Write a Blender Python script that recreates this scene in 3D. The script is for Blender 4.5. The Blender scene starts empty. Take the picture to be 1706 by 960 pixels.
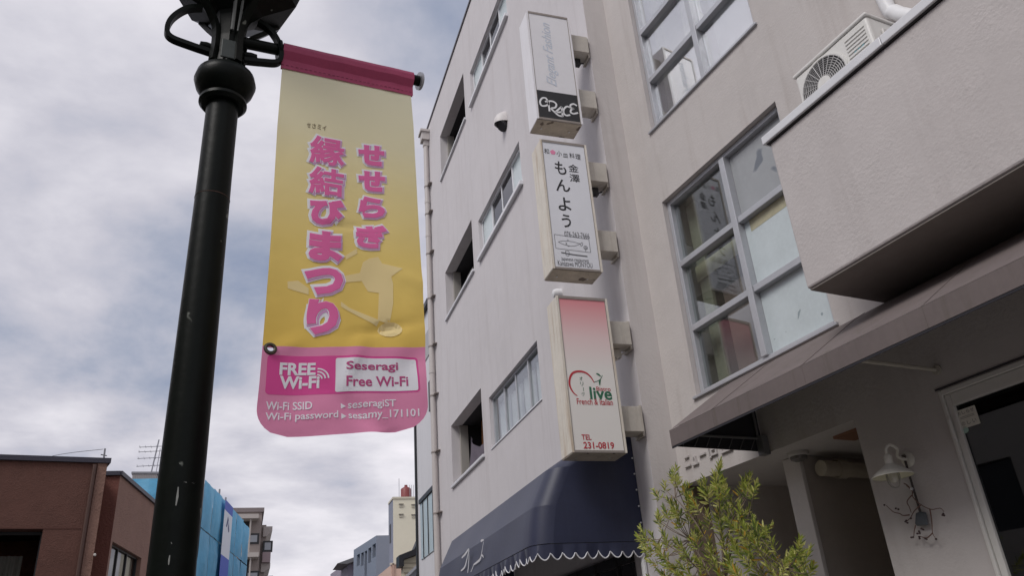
import bpy, bmesh, math, random
from mathutils import Vector, Matrix, noise as mnoise
random.seed(7)
rad = math.radians
sc = bpy.context.scene

# ------------------------------------------------------------------ camera
W, H, F = 1706.0, 960.0, 1342.1
YAW, PITCH, ROLL = rad(19.004), rad(26.069), rad(-4.469)
CZ = 1.55
C = Vector((0, 0, CZ))
_f = Vector((math.sin(YAW)*math.cos(PITCH), math.cos(YAW)*math.cos(PITCH), math.sin(PITCH)))
_r = Vector((math.cos(YAW), -math.sin(YAW), 0)); _u = _r.cross(_f)
RT = _r*math.cos(ROLL)+_u*math.sin(ROLL); UP = -_r*math.sin(ROLL)+_u*math.cos(ROLL)
cam = bpy.data.cameras.new('camera'); camo = bpy.data.objects.new('camera', cam)
sc.collection.objects.link(camo); sc.camera = camo
cam.sensor_width = 36; cam.lens = F*36/W; cam.clip_start = .05; cam.clip_end = 2000
camo.matrix_world = Matrix(((RT.x, UP.x, -_f.x, 0), (RT.y, UP.y, -_f.y, 0), (RT.z, UP.z, -_f.z, CZ), (0, 0, 0, 1)))

# ------------------------------------------------------------------ sky, sun, exposure
SUN_EL, SUN_AZ = rad(48), rad(-122)      # azimuth clockwise from +Y (street direction)
world = bpy.data.worlds.new('World'); sc.world = world; world.use_nodes = True
nt = world.node_tree; nt.nodes.clear()
def N(tree, t, **kw):
    n = tree.nodes.new(t)
    for k, v in kw.items(): setattr(n, k, v)
    return n
def build_world():
    L = nt.links.new
    out = N(nt, 'ShaderNodeOutputWorld'); bg = N(nt, 'ShaderNodeBackground')
    sky = N(nt, 'ShaderNodeTexSky', sky_type='NISHITA', sun_disc=False)
    sky.sun_elevation = SUN_EL; sky.sun_rotation = SUN_AZ; sky.air_density = 1.2; sky.dust_density = 3
    sm = N(nt, 'ShaderNodeVectorMath', operation='SCALE'); sm.inputs['Scale'].default_value = .1
    L(sky.outputs[0], sm.inputs[0])
    tc = N(nt, 'ShaderNodeTexCoord'); sp = N(nt, 'ShaderNodeSeparateXYZ'); L(tc.outputs['Generated'], sp.inputs[0])
    az = N(nt, 'ShaderNodeMath', operation='MAXIMUM'); az.inputs[1].default_value = 0; L(sp.outputs['Z'], az.inputs[0])
    ad = N(nt, 'ShaderNodeMath', operation='ADD'); ad.inputs[1].default_value = .22; L(az.outputs[0], ad.inputs[0])
    dv = N(nt, 'ShaderNodeVectorMath', operation='DIVIDE'); L(tc.outputs['Generated'], dv.inputs[0])
    cb = N(nt, 'ShaderNodeCombineXYZ')
    for i in range(2): L(ad.outputs[0], cb.inputs[i])
    cb.inputs[2].default_value = 1e6; L(cb.outputs[0], dv.inputs[1])
    def nz(scale, det, rough, off, dist=0.0):
        mp = N(nt, 'ShaderNodeMapping'); mp.inputs['Location'].default_value = off; L(dv.outputs[0], mp.inputs[0])
        n = N(nt, 'ShaderNodeTexNoise'); n.inputs['Scale'].default_value = scale; n.inputs['Detail'].default_value = det
        n.inputs['Roughness'].default_value = rough; n.inputs['Distortion'].default_value = dist
        L(mp.outputs[0], n.inputs['Vector']); return n
    n1 = nz(1.55, 8, .55, (3.1, 1.7, 0), .15); n2 = nz(.55, 3, .5, (8.3, 2.2, 0))
    mx = N(nt, 'ShaderNodeMath', operation='MULTIPLY_ADD'); mx.inputs[1].default_value = .62; L(n1.outputs['Fac'], mx.inputs[0])
    m2 = N(nt, 'ShaderNodeMath', operation='MULTIPLY'); m2.inputs[1].default_value = .38; L(n2.outputs['Fac'], m2.inputs[0]); L(m2.outputs[0], mx.inputs[2])
    cr = N(nt, 'ShaderNodeValToRGB'); e = cr.color_ramp.elements
    e[0].position = .36; e[0].color = (.22, .265, .385, 1); e[1].position = .64; e[1].color = (.92, .88, .93, 1)
    for p_, c_ in ((.425, (.36, .385, .475, 1)), (.485, (.52, .515, .58, 1)), (.55, (.70, .685, .735, 1))):
        k = e.new(p_); k.color = c_
    L(mx.outputs[0], cr.inputs[0])
    # thin the cover a little so the blue sky tints the gaps
    cov = N(nt, 'ShaderNodeMapRange'); cov.inputs[1].default_value = .30; cov.inputs[2].default_value = .46; cov.inputs[3].default_value = .55; cov.inputs[4].default_value = 1
    L(mx.outputs[0], cov.inputs[0])
    mixc = N(nt, 'ShaderNodeMix', data_type='RGBA'); L(cov.outputs[0], mixc.inputs[0]); L(sm.outputs[0], mixc.inputs[6]); L(cr.outputs[0], mixc.inputs[7])
    L(mixc.outputs[2], bg.inputs['Color']); bg.inputs['Strength'].default_value = .90
    L(bg.outputs[0], out.inputs[0])
build_world()
sun = bpy.data.lights.new('sun', 'SUN'); sun.energy = 1.4; sun.angle = rad(24); sun.color = (1, .965, .93)
suno = bpy.data.objects.new('sun', sun); sc.collection.objects.link(suno)
sd = Vector((math.sin(SUN_AZ)*math.cos(SUN_EL), math.cos(SUN_AZ)*math.cos(SUN_EL), math.sin(SUN_EL)))
suno.rotation_euler = sd.to_track_quat('Z', 'Y').to_euler(); suno.location = (-20, 10, 30)
sc.view_settings.view_transform = 'Standard'; sc.view_settings.look = 'None'
sc.view_settings.gamma = 1; sc.view_settings.exposure = .34; sc.view_settings.use_curve_mapping = False

# ------------------------------------------------------------------ pixel -> place helpers
def ray(px): return _f+RT*((px[0]-W/2)/F)-UP*((px[1]-H/2)/F)
def onx(px, X): d = ray(px); return C+d*(X/d.x)
def ony(px, Y): d = ray(px); return C+d*(Y/d.y)
def onp(px, p0, n): d = ray(px); return C+d*((p0-C).dot(n)/d.dot(n))
def ond(px, dist): d = ray(px); return C+d*(dist/math.hypot(d.x, d.y))
D = 3.0                                            # main facade plane x = D
TA = rad(7.936)
E0 = Vector((D*1.08, 1.897*D, 0))                  # inner corner where the angled right-hand building starts
T = Vector((math.sin(TA), -math.cos(TA), 0))       # along that wall, towards the camera
NR = Vector((-math.cos(TA), -math.sin(TA), 0))     # out of that wall, over the pavement
ZV = Vector((0, 0, 1))
def Rw(s, o, z): return E0+T*s+NR*o+ZV*z
def Rpx(px, o=0.0):
    P = onp(px, E0+NR*o, NR); return (P-E0).dot(T), P.z

# ------------------------------------------------------------------ materials
MATS = {}
def mat(name, col, rough=.6, metal=0.0, var=None, streak=None, bump=None, spec=.5, coat=0, trans=None, dots=None, sheen=0):
    """var=(scale,amount) blotches, streak=(scale,amount,colour) vertical wash marks, bump=(scale,strength), trans=translucency"""
    if name in MATS: return MATS[name]
    m = bpy.data.materials.new(name); m.use_nodes = True; t = m.node_tree; L = t.links.new
    b = t.nodes['Principled BSDF']; b.inputs['Roughness'].default_value = rough; b.inputs['Metallic'].default_value = metal
    b.inputs['Specular IOR Level'].default_value = spec; b.inputs['Coat Weight'].default_value = coat; b.inputs['Sheen Weight'].default_value = sheen; b.inputs['Sheen Roughness'].default_value = .35
    b.inputs['Base Color'].default_value = (*col, 1)
    tc = N(t, 'ShaderNodeTexCoord'); last = None
    def mixc(fac, a, bcol, mode='MIX'):
        mx = N(t, 'ShaderNodeMix', data_type='RGBA', blend_type=mode); L(fac, mx.inputs[0])
        if hasattr(a, 'node'): L(a, mx.inputs[6])
        else: mx.inputs[6].default_value = (*a, 1)
        mx.inputs[7].default_value = (*bcol, 1); return mx.outputs[2]
    def rng(sock, a, b_, c, d):
        r = N(t, 'ShaderNodeMapRange'); L(sock, r.inputs[0])
        for i, v in enumerate((a, b_, c, d)): r.inputs[i+1].default_value = v
        return r.outputs[0]
    def nz(scale, det=5, vec=None, rgh=.6):
        n = N(t, 'ShaderNodeTexNoise'); n.inputs['Scale'].default_value = scale; n.inputs['Detail'].default_value = det; n.inputs['Roughness'].default_value = rgh
        L(vec or tc.outputs['Object'], n.inputs['Vector']); return n.outputs['Fac']
    last = col
    if var:
        last = mixc(rng(nz(var[0]), .35, .7, 0, 1), last, tuple(c*(1-var[1]) for c in col))
        last = mixc(rng(nz(var[0]*9, 3), .45, .75, 0, .5), last, tuple(min(1, c*(1+var[1]*.6)) for c in col))
    if streak:
        mp = N(t, 'ShaderNodeMapping'); mp.inputs['Scale'].default_value = (1, 1, .07); L(tc.outputs['Object'], mp.inputs[0])
        last = mixc(rng(nz(streak[0], 6, mp.outputs[0], .65), .52, .78, 0, streak[1]), last, streak[2])
        mp2 = N(t, 'ShaderNodeMapping'); mp2.inputs['Scale'].default_value = (1, 1, .22); mp2.inputs['Location'].default_value = (3.3, 1.2, 7); L(tc.outputs['Object'], mp2.inputs[0])
        last = mixc(rng(nz(streak[0]*.35, 7, mp2.outputs[0], .7), .50, .80, 0, streak[1]*.8), last, tuple((a_+b_)/2 for a_, b_ in zip(col, streak[2])))
        last = mixc(rng(nz(streak[0]*7, 4, mp.outputs[0], .6), .62, .72, 0, streak[1]*.16), last, streak[2])
    if dots:
        last = mixc(rng(nz(dots[0], 2), dots[1], dots[1]+.03, 0, 1), last, dots[2])
    if hasattr(last, 'node'): L(last, b.inputs['Base Color'])
    if bump:
        bp = N(t, 'ShaderNodeBump'); bp.inputs['Strength'].default_value = bump[1]; bp.inputs['Distance'].default_value = bump[2] if len(bump) > 2 else .01
        ml = N(t, 'ShaderNodeMath', operation='MULTIPLY'); L(nz(bump[0], 6), ml.inputs[0]); L(rng(nz(bump[0]*.06, 3), .35, .65, .45, 1.25), ml.inputs[1])
        L(ml.outputs[0], bp.inputs['Height']); L(bp.outputs[0], b.inputs['Normal'])
    if trans:
        tr = N(t, 'ShaderNodeBsdfTranslucent'); mx = N(t, 'ShaderNodeMixShader'); mx.inputs[0].default_value = trans
        if hasattr(last, 'node'): L(last, tr.inputs[0])
        else: tr.inputs[0].default_value = (*col, 1)
        L(b.outputs[0], mx.inputs[1]); L(tr.outputs[0], mx.inputs[2]); L(mx.outputs[0], t.nodes['Material Output'].inputs[0])
    MATS[name] = m; return m
def glass(name, tint=(.9, .93, .93), refl=.22, rough=.01):
    if name in MATS: return MATS[name]
    m = bpy.data.materials.new(name); m.use_nodes = True; t = m.node_tree; L = t.links.new; t.nodes.clear()
    out = N(t, 'ShaderNodeOutputMaterial'); tr = N(t, 'ShaderNodeBsdfTransparent'); tr.inputs[0].default_value = (*tint, 1)
    gl = N(t, 'ShaderNodeBsdfGlossy'); gl.inputs['Roughness'].default_value = rough; gl.inputs[0].default_value = (.95, .96, 1, 1)
    lw = N(t, 'ShaderNodeLayerWeight'); lw.inputs[0].default_value = .5
    pw = N(t, 'ShaderNodeMath', operation='POWER'); pw.inputs[1].default_value = 4.5; L(lw.outputs['Facing'], pw.inputs[0])
    ad = N(t, 'ShaderNodeMath', operation='MULTIPLY_ADD', use_clamp=True); ad.inputs[1].default_value = .9-refl; ad.inputs[2].default_value = refl; L(pw.outputs[0], ad.inputs[0])
    mx = N(t, 'ShaderNodeMixShader'); L(ad.outputs[0], mx.inputs[0]); L(tr.outputs[0], mx.inputs[1]); L(gl.outputs[0], mx.inputs[2]); L(mx.outputs[0], out.inputs[0])
    MATS[name] = m; return m
STK = (.33, .30, .29)
m_wall = mat('painted_render', (.65, .622, .632), .85, var=(.8, .07), streak=(5, .42, (.45, .41, .405)), bump=(60, .25, .006))
m_wallR = mat('rough_stucco', (.575, .538, .52), .88, var=(.9, .08), streak=(6, .6, (.40, .355, .33)), bump=(50, .3, .009))
m_stucco = mat('thrown_stucco', (.60, .56, .55), .9, var=(1.1, .08), streak=(4, .5, (.41, .37, .36)), bump=(52, .4, .009))
m_sillw = mat('white_sill', (.74, .74, .77), .5, var=(4, .1), streak=(20, .4, (.4, .38, .37)))
m_alu = mat('aluminium_frame', (.52, .53, .56), .42, .35, var=(5, .12), bump=(80, .05))
m_aluw = mat('white_aluminium', (.78, .785, .81), .4, .1, var=(5, .08))
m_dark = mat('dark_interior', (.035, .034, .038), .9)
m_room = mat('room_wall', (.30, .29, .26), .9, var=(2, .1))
m_black = mat('black_metal', (.02, .02, .022), .45)
m_glass = glass('window_glass', (.90, .93, .92), .11)
m_glassd = glass('dark_glass', (.16, .17, .2), .05)
m_frost = mat('frosted_glass', (.62, .70, .72), .25, var=(3, .1), dots=(9, .74, (.4, .44, .46)))
m_white = mat('white_paint', (.78, .78, .79), .45, var=(3, .06))
m_pole = mat('dark_green_paint', (.0045, .0065, .005), .4, var=(14, .35), dots=(13, .70, (.16, .17, .15)), bump=(30, .12), spec=.12)
m_signside = mat('sign_casing', (.76, .71, .62), .5, var=(5, .12), streak=(20, 1.0, (.42, .28, .15)))
m_signsidew = mat('white_sign_casing', (.84, .83, .86), .45, var=(5, .06), streak=(14, .3, (.55, .5, .45)))
m_signtrim = mat('sign_trim', (.34, .30, .27), .5, .3, var=(8, .2))
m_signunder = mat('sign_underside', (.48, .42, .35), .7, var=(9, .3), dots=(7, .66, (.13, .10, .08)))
m_brk = mat('bracket_paint', (.55, .51, .45), .55, var=(9, .15), streak=(20, .6, (.28, .22, .17)))
m_navy = mat('navy_canvas', (.024, .029, .066), .5, sheen=.22, var=(3, .18), streak=(8, .3, (.045, .05, .09)), bump=(160, .15, .002))
m_brown = mat('brown_canvas', (.165, .135, .13), .75, var=(3, .14), streak=(16, .7, (.10, .085, .065)), bump=(140, .15, .002))
m_inner = mat('awning_lining', (.025, .024, .03), .9)
m_cord = mat('white_cord', (.75, .75, .78), .6)
m_pipe = mat('pipe_paint', (.56, .52, .50), .5, var=(6, .08), streak=(18, .3, (.4, .36, .33)))
m_ink = mat('black_ink', (.018, .018, .02), .5)

# ------------------------------------------------------------------ mesh helpers
class MB:
    def __init__(s): s.v = []; s.f = []
    def add(s, vs, fs):
        k = len(s.v); s.v += [tuple(v) for v in vs]; s.f += [tuple(i+k for i in f) for f in fs]; return s
    def quad(s, a, b, c, d): return s.add([a, b, c, d], [(0, 1, 2, 3)])
    def box(s, lo, hi, M=None):
        (x0, y0, z0), (x1, y1, z1) = lo, hi
        vs = [Vector(p) for p in ((x0, y0, z0), (x1, y0, z0), (x1, y1, z0), (x0, y1, z0), (x0, y0, z1), (x1, y0, z1), (x1, y1, z1), (x0, y1, z1))]
        if M: vs = [M(v) for v in vs]
        return s.add(vs, [(0, 3, 2, 1), (4, 5, 6, 7), (0, 1, 5, 4), (1, 2, 6, 5), (2, 3, 7, 6), (3, 0, 4, 7)])
    def rbox(s, s0, s1, o0, o1, z0, z1): return s.box((s0, o0, z0), (s1, o1, z1), lambda v: Rw(v.x, v.y, v.z))
    def tube(s, pts, r, n=10, cap=True):
        pts = [Vector(p) for p in pts]; k0 = len(s.v); rs = r if isinstance(r, (list, tuple)) else [r]*len(pts)
        up = Vector((.3, .2, .9))
        for i, p in enumerate(pts):
            d = (pts[min(i+1, len(pts)-1)]-pts[max(i-1, 0)]).normalized()
            a = d.cross(up)
            if a.length < .1: a = d.cross(Vector((1, 0, 0)))
            a.normalize(); b = d.cross(a)
            for j in range(n):
                q = 2*math.pi*j/n; s.v.append(tuple(p+(a*math.cos(q)+b*math.sin(q))*rs[i]))
        for i in range(len(pts)-1):
            for j in range(n):
                s.f.append((k0+i*n+j, k0+i*n+(j+1) % n, k0+(i+1)*n+(j+1) % n, k0+(i+1)*n+j))
        if cap:
            s.f.append(tuple(k0+j for j in range(n))[::-1]); s.f.append(tuple(k0+(len(pts)-1)*n+j for j in range(n)))
        return s
    def lathe(s, prof, o, n=28, axis=None):
        o = Vector(o); k0 = len(s.v)
        if axis:
            A = Vector(axis).normalized(); a = A.cross(Vector((.31, .2, .93)));  a.normalize(); b = A.cross(a)
        else: A, a, b = ZV, Vector((1, 0, 0)), Vector((0, 1, 0))
        for (r, z) in prof:
            for j in range(n):
                q = 2*math.pi*j/n; s.v.append(tuple(o+A*z+(a*math.cos(q)+b*math.sin(q))*r))
        for i in range(len(prof)-1):
            for j in range(n): s.f.append((k0+i*n+j, k0+i*n+(j+1) % n, k0+(i+1)*n+(j+1) % n, k0+(i+1)*n+j))
        return s
    def prism(s, poly, ext):
        n = len(poly); ext = Vector(ext); a = [Vector(p) for p in poly]
        return s.add(a+[p+ext for p in a], [tuple(range(n))[::-1], tuple(range(n, 2*n))]+[(i, (i+1) % n, n+(i+1) % n, n+i) for i in range(n)])
    def build(s, name, m, parent=None, smooth=False, bevel=0, kind=None, label=None, ang=40):
        me = bpy.data.meshes.new(name); me.from_pydata(s.v, [], s.f); me.update()
        o = bpy.data.objects.new(name, me); sc.collection.objects.link(o)
        if isinstance(m, (list, tuple)):
            for q in m: me.materials.append(q)
        elif m: me.materials.append(m)
        bm = bmesh.new(); bm.from_mesh(me); bmesh.ops.recalc_face_normals(bm, faces=bm.faces); bm.to_mesh(me); bm.free()
        if smooth:
            for p in me.polygons: p.use_smooth = True
            me.set_sharp_from_angle(angle=rad(ang))
        if bevel:
            b = o.modifiers.new('bevel', 'BEVEL'); b.width = bevel; b.segments = 2; b.limit_method = 'ANGLE'; b.angle_limit = rad(35)
        adopt(o, parent)
        if kind: o['kind'] = kind
        if label: o['label'] = label
        return o
def adopt(o, parent):
    if parent:
        o.parent = parent
        if parent.type == 'EMPTY': o.matrix_parent_inverse = Matrix.Translation(-Vector(parent.location))
def thing(name, loc, label, cat, group=None):
    o = bpy.data.objects.new(name, None); sc.collection.objects.link(o); o.location = loc; o.empty_display_size = .2
    return tag(o, label, cat, group)
def tag(o, label, cat, group=None):
    o['label'] = label; o['category'] = cat
    if group: o['group'] = group
    return o
def smooth_path(pts, n=6):
    pts = [Vector(p) for p in pts]; out = []
    for i in range(len(pts)-1):
        p0 = pts[max(i-1, 0)]; p1 = pts[i]; p2 = pts[i+1]; p3 = pts[min(i+2, len(pts)-1)]
        for k in range(n):
            t = k/n; out.append(.5*((2*p1)+(p2-p0)*t+(2*p0-5*p1+4*p2-p3)*t*t+(3*p1-p0-3*p2+p3)*t**3))
    return out+[pts[-1]]
def facade(mb, O, U, V, NV, u0, u1, v0, v1, holes, depth):
    """wall sheet with rectangular openings and their reveals; depth may be a list"""
    us = sorted({u0, u1} | {h[0] for h in holes} | {h[1] for h in holes}); vs = sorted({v0, v1} | {h[2] for h in holes} | {h[3] for h in holes})
    us = [u for u in us if u0 <= u <= u1]; vs = [v for v in vs if v0 <= v <= v1]
    P = lambda u, v, d=0: O+U*u+V*v-NV*d
    for i in range(len(us)-1):
        for j in range(len(vs)-1):
            cu, cv = (us[i]+us[i+1])/2, (vs[j]+vs[j+1])/2
            if any(h[0] < cu < h[1] and h[2] < cv < h[3] for h in holes): continue
            mb.quad(P(us[i], vs[j]), P(us[i+1], vs[j]), P(us[i+1], vs[j+1]), P(us[i], vs[j+1]))
    for k, (a, b, c, d) in enumerate(holes):
        dp = depth[k] if isinstance(depth, (list, tuple)) else depth
        if not dp: continue
        mb.quad(P(a, c), P(a, d), P(a, d, dp), P(a, c, dp)); mb.quad(P(b, c), P(b, d), P(b, d, dp), P(b, c, dp))
        mb.quad(P(a, d), P(b, d), P(b, d, dp), P(a, d, dp)); mb.quad(P(a, c), P(b, c), P(b, c, dp), P(a, c, dp))
def room(mb, O, U, V, NV, a, b, c, d, d0, d1, g=.004):
    P = lambda u, v, q: O+U*u+V*v-NV*q
    a -= g; b += g; c -= g; d += g
    mb.quad(P(a, c, d1), P(b, c, d1), P(b, d, d1), P(a, d, d1))
    mb.quad(P(a, c, d0), P(a, d, d0), P(a, d, d1), P(a, c, d1)); mb.quad(P(b, c, d0), P(b, d, d0), P(b, d, d1), P(b, c, d1))
    mb.quad(P(a, d, d0), P(b, d, d0), P(b, d, d1), P(a, d, d1)); mb.quad(P(a, c, d0), P(b, c, d0), P(b, c, d1), P(a, c, d1))

# ------------------------------------------------------------------ lettering
def glyph(txt, fat=0.0, shear=0.0, res=3):
    """outline of a text in the built-in face -> (verts, faces) with the bounding box scaled to 0..1, z = 0..1 thickness"""
    cu = bpy.data.curves.new('glyph', 'FONT'); cu.body = txt; cu.resolution_u = res; cu.fill_mode = 'FRONT'; cu.shear = shear
    cu.bevel_depth = fat; cu.bevel_resolution = 1
    o = bpy.data.objects.new('glyph', cu); me = bpy.data.meshes.new_from_object(o)
    vs = [v.co.copy() for v in me.vertices]; fs = [tuple(p.vertices) for p in me.polygons]
    bpy.data.objects.remove(o); bpy.data.curves.remove(cu); bpy.data.meshes.remove(me)
    if fat:
        keep = [f for f in fs if all(vs[i].z > -fat*.05 for i in f)]; fs = keep
    x0 = min(v.x for v in vs); x1 = max(v.x for v in vs); y0 = min(v.y for v in vs); y1 = max(v.y for v in vs)
    return [Vector(((v.x-x0)/(x1-x0), (v.y-y0)/(y1-y0), max(0, v.z)/fat if fat else 1.0)) for v in vs], fs
def subdivide(vs, fs, lim):
    bm = bmesh.new(); bv = [bm.verts.new(v) for v in vs]
    for f in fs:
        try: bm.faces.new([bv[i] for i in f])
        except ValueError: pass
    bmesh.ops.triangulate(bm, faces=bm.faces)
    for _ in range(5):
        es = [e for e in bm.edges if e.calc_length() > lim]
        if not es: break
        bmesh.ops.subdivide_edges(bm, edges=es, cuts=1); bmesh.ops.triangulate(bm, faces=[f for f in bm.faces if len(f.verts) > 3])
    bm.verts.index_update()
    r = [v.co.copy() for v in bm.verts], [tuple(v.index for v in f.verts) for f in bm.faces]; bm.free(); return r
class Sheet:
    """flat (or rippled) print surface: (a,b) in metres -> point; px() reads a pixel as (a,b)"""
    def __init__(s, O, U, V, NV, rip=None): s.O, s.U, s.V, s.N, s.rip = O, U, V, NV, rip
    def P(s, a, b, h=0): return s.O+s.U*a+s.V*b+s.N*(h+(s.rip(a, b) if s.rip else 0))
    def ab(s, px):
        q = onp(px, s.O, s.N)-s.O; c = s.U.dot(s.V); qu, qv = q.dot(s.U), q.dot(s.V)      # U and V need not be square
        return (qu-c*qv)/(1-c*c), (qv-c*qu)/(1-c*c)
    def boxpx(s, l, r, t, b):
        cx, cy = (l+r)/2, (t+b)/2
        return s.ab((l, cy))[0], s.ab((r, cy))[0], s.ab((cx, b))[1], s.ab((cx, t))[1]
    def text(s, mb, txt, box, h, fat=0.0, thick=.0006, shear=0, lim=None, grow=0, shift=(0, 0), vertical=None):
        a0, a1, b0, b1 = box; a0 += shift[0]-grow; a1 += shift[0]+grow; b0 += shift[1]-grow; b1 += shift[1]+grow
        vs, fs = glyph(txt, fat, shear)
        if vertical == 'up': vs = [Vector((1-v.y, v.x, v.z)) for v in vs]
        q = [Vector((a0+(a1-a0)*v.x, b0+(b1-b0)*v.y, h+v.z*thick)) for v in vs]
        if lim: q, fs = subdivide(q, fs, lim)
        mb.add([s.P(v.x, v.y, v.z) for v in q], fs)
    def stroke(s, mb, ab, w, h, smooth=4):
        p = [Vector((a, b, 0)) for a, b in ab]
        if smooth and len(p) > 2: p = smooth_path(p, smooth)
        k = len(mb.v); ws = w if callable(w) else (lambda t: w)
        for i, q in enumerate(p):
            d = (p[min(i+1, len(p)-1)]-p[max(i-1, 0)]); d.normalize(); n = Vector((-d.y, d.x, 0))*ws(i/(len(p)-1))/2
            mb.v.append(tuple(s.P(q.x+n.x, q.y+n.y, h))); mb.v.append(tuple(s.P(q.x-n.x, q.y-n.y, h)))
        for i in range(len(p)-1): mb.f.append((k+2*i, k+2*i+1, k+2*i+3, k+2*i+2))
    def strokepx(s, mb, pxs, w, h, smooth=4): s.stroke(mb, [s.ab(p) for p in pxs], w, h, smooth)
    def poly(s, mb, ab, h, lim=.05):
        q, fs = subdivide([Vector((a, b, h)) for a, b in ab], [tuple(range(len(ab)))], lim)
        mb.add([s.P(v.x, v.y, v.z) for v in q], fs)
def rrect(a0, a1, b0, b1, r, n=5):
    out = []
    for cx, cy, q0 in ((a1-r, b1-r, 0), (a0+r, b1-r, 90), (a0+r, b0+r, 180), (a1-r, b0+r, 270)):
        for k in range(n+1): q = rad(q0+90*k/n); out.append((cx+r*math.cos(q), cy+r*math.sin(q)))
    return out

# ================================================================== the setting
def ground():
    m_asph = mat('asphalt', (.055, .055, .057), .9, var=(1.5, .2), bump=(90, .4)); m_pave = mat('paving', (.20, .19, .18), .85, var=(2, .15), bump=(50, .3))
    o = MB().quad((-600, -600, 0), (600, -600, 0), (600, 900, 0), (-600, 900, 0)).build('ground', mat('earth', (.2, .19, .17), .95, var=(.05, .2))); o['kind'] = 'structure'
    mb = MB(); L = [(-.9, -30), (-.9, 3), (-.75, 9), (.2, 18), (3, 34), (9, 70), (22, 140)]; Rr = [(x-5.2, y) for x, y in L]
    for i in range(len(L)-1): mb.quad((*Rr[i], .004), (*L[i], .004), (*L[i+1], .004), (*Rr[i+1], .004))
    o = mb.build('road', m_asph); o['kind'] = 'structure'
    mb = MB()
    for i in range(len(L)-1):
        a, b = L[i], L[i+1]; mb.prism([(a[0], a[1], 0), (a[0]+5.5, a[1], 0), (b[0]+5.5, b[1], 0), (b[0], b[1], 0)], (0, 0, .008))
    o = mb.build('pavement', m_pave); o['kind'] = 'structure'
    mb = MB()
    for i in range(len(L)-1):
        a, b = L[i], L[i+1]; mb.prism([(a[0]-.15, a[1], 0), (a[0], a[1], 0), (b[0], b[1], 0), (b[0]-.15, b[1], 0)], (0, 0, .12))
    o = mb.build('kerb', mat('kerb_stone', (.34, .33, .31), .85, var=(5, .2))); o['kind'] = 'structure'
ground()

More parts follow.
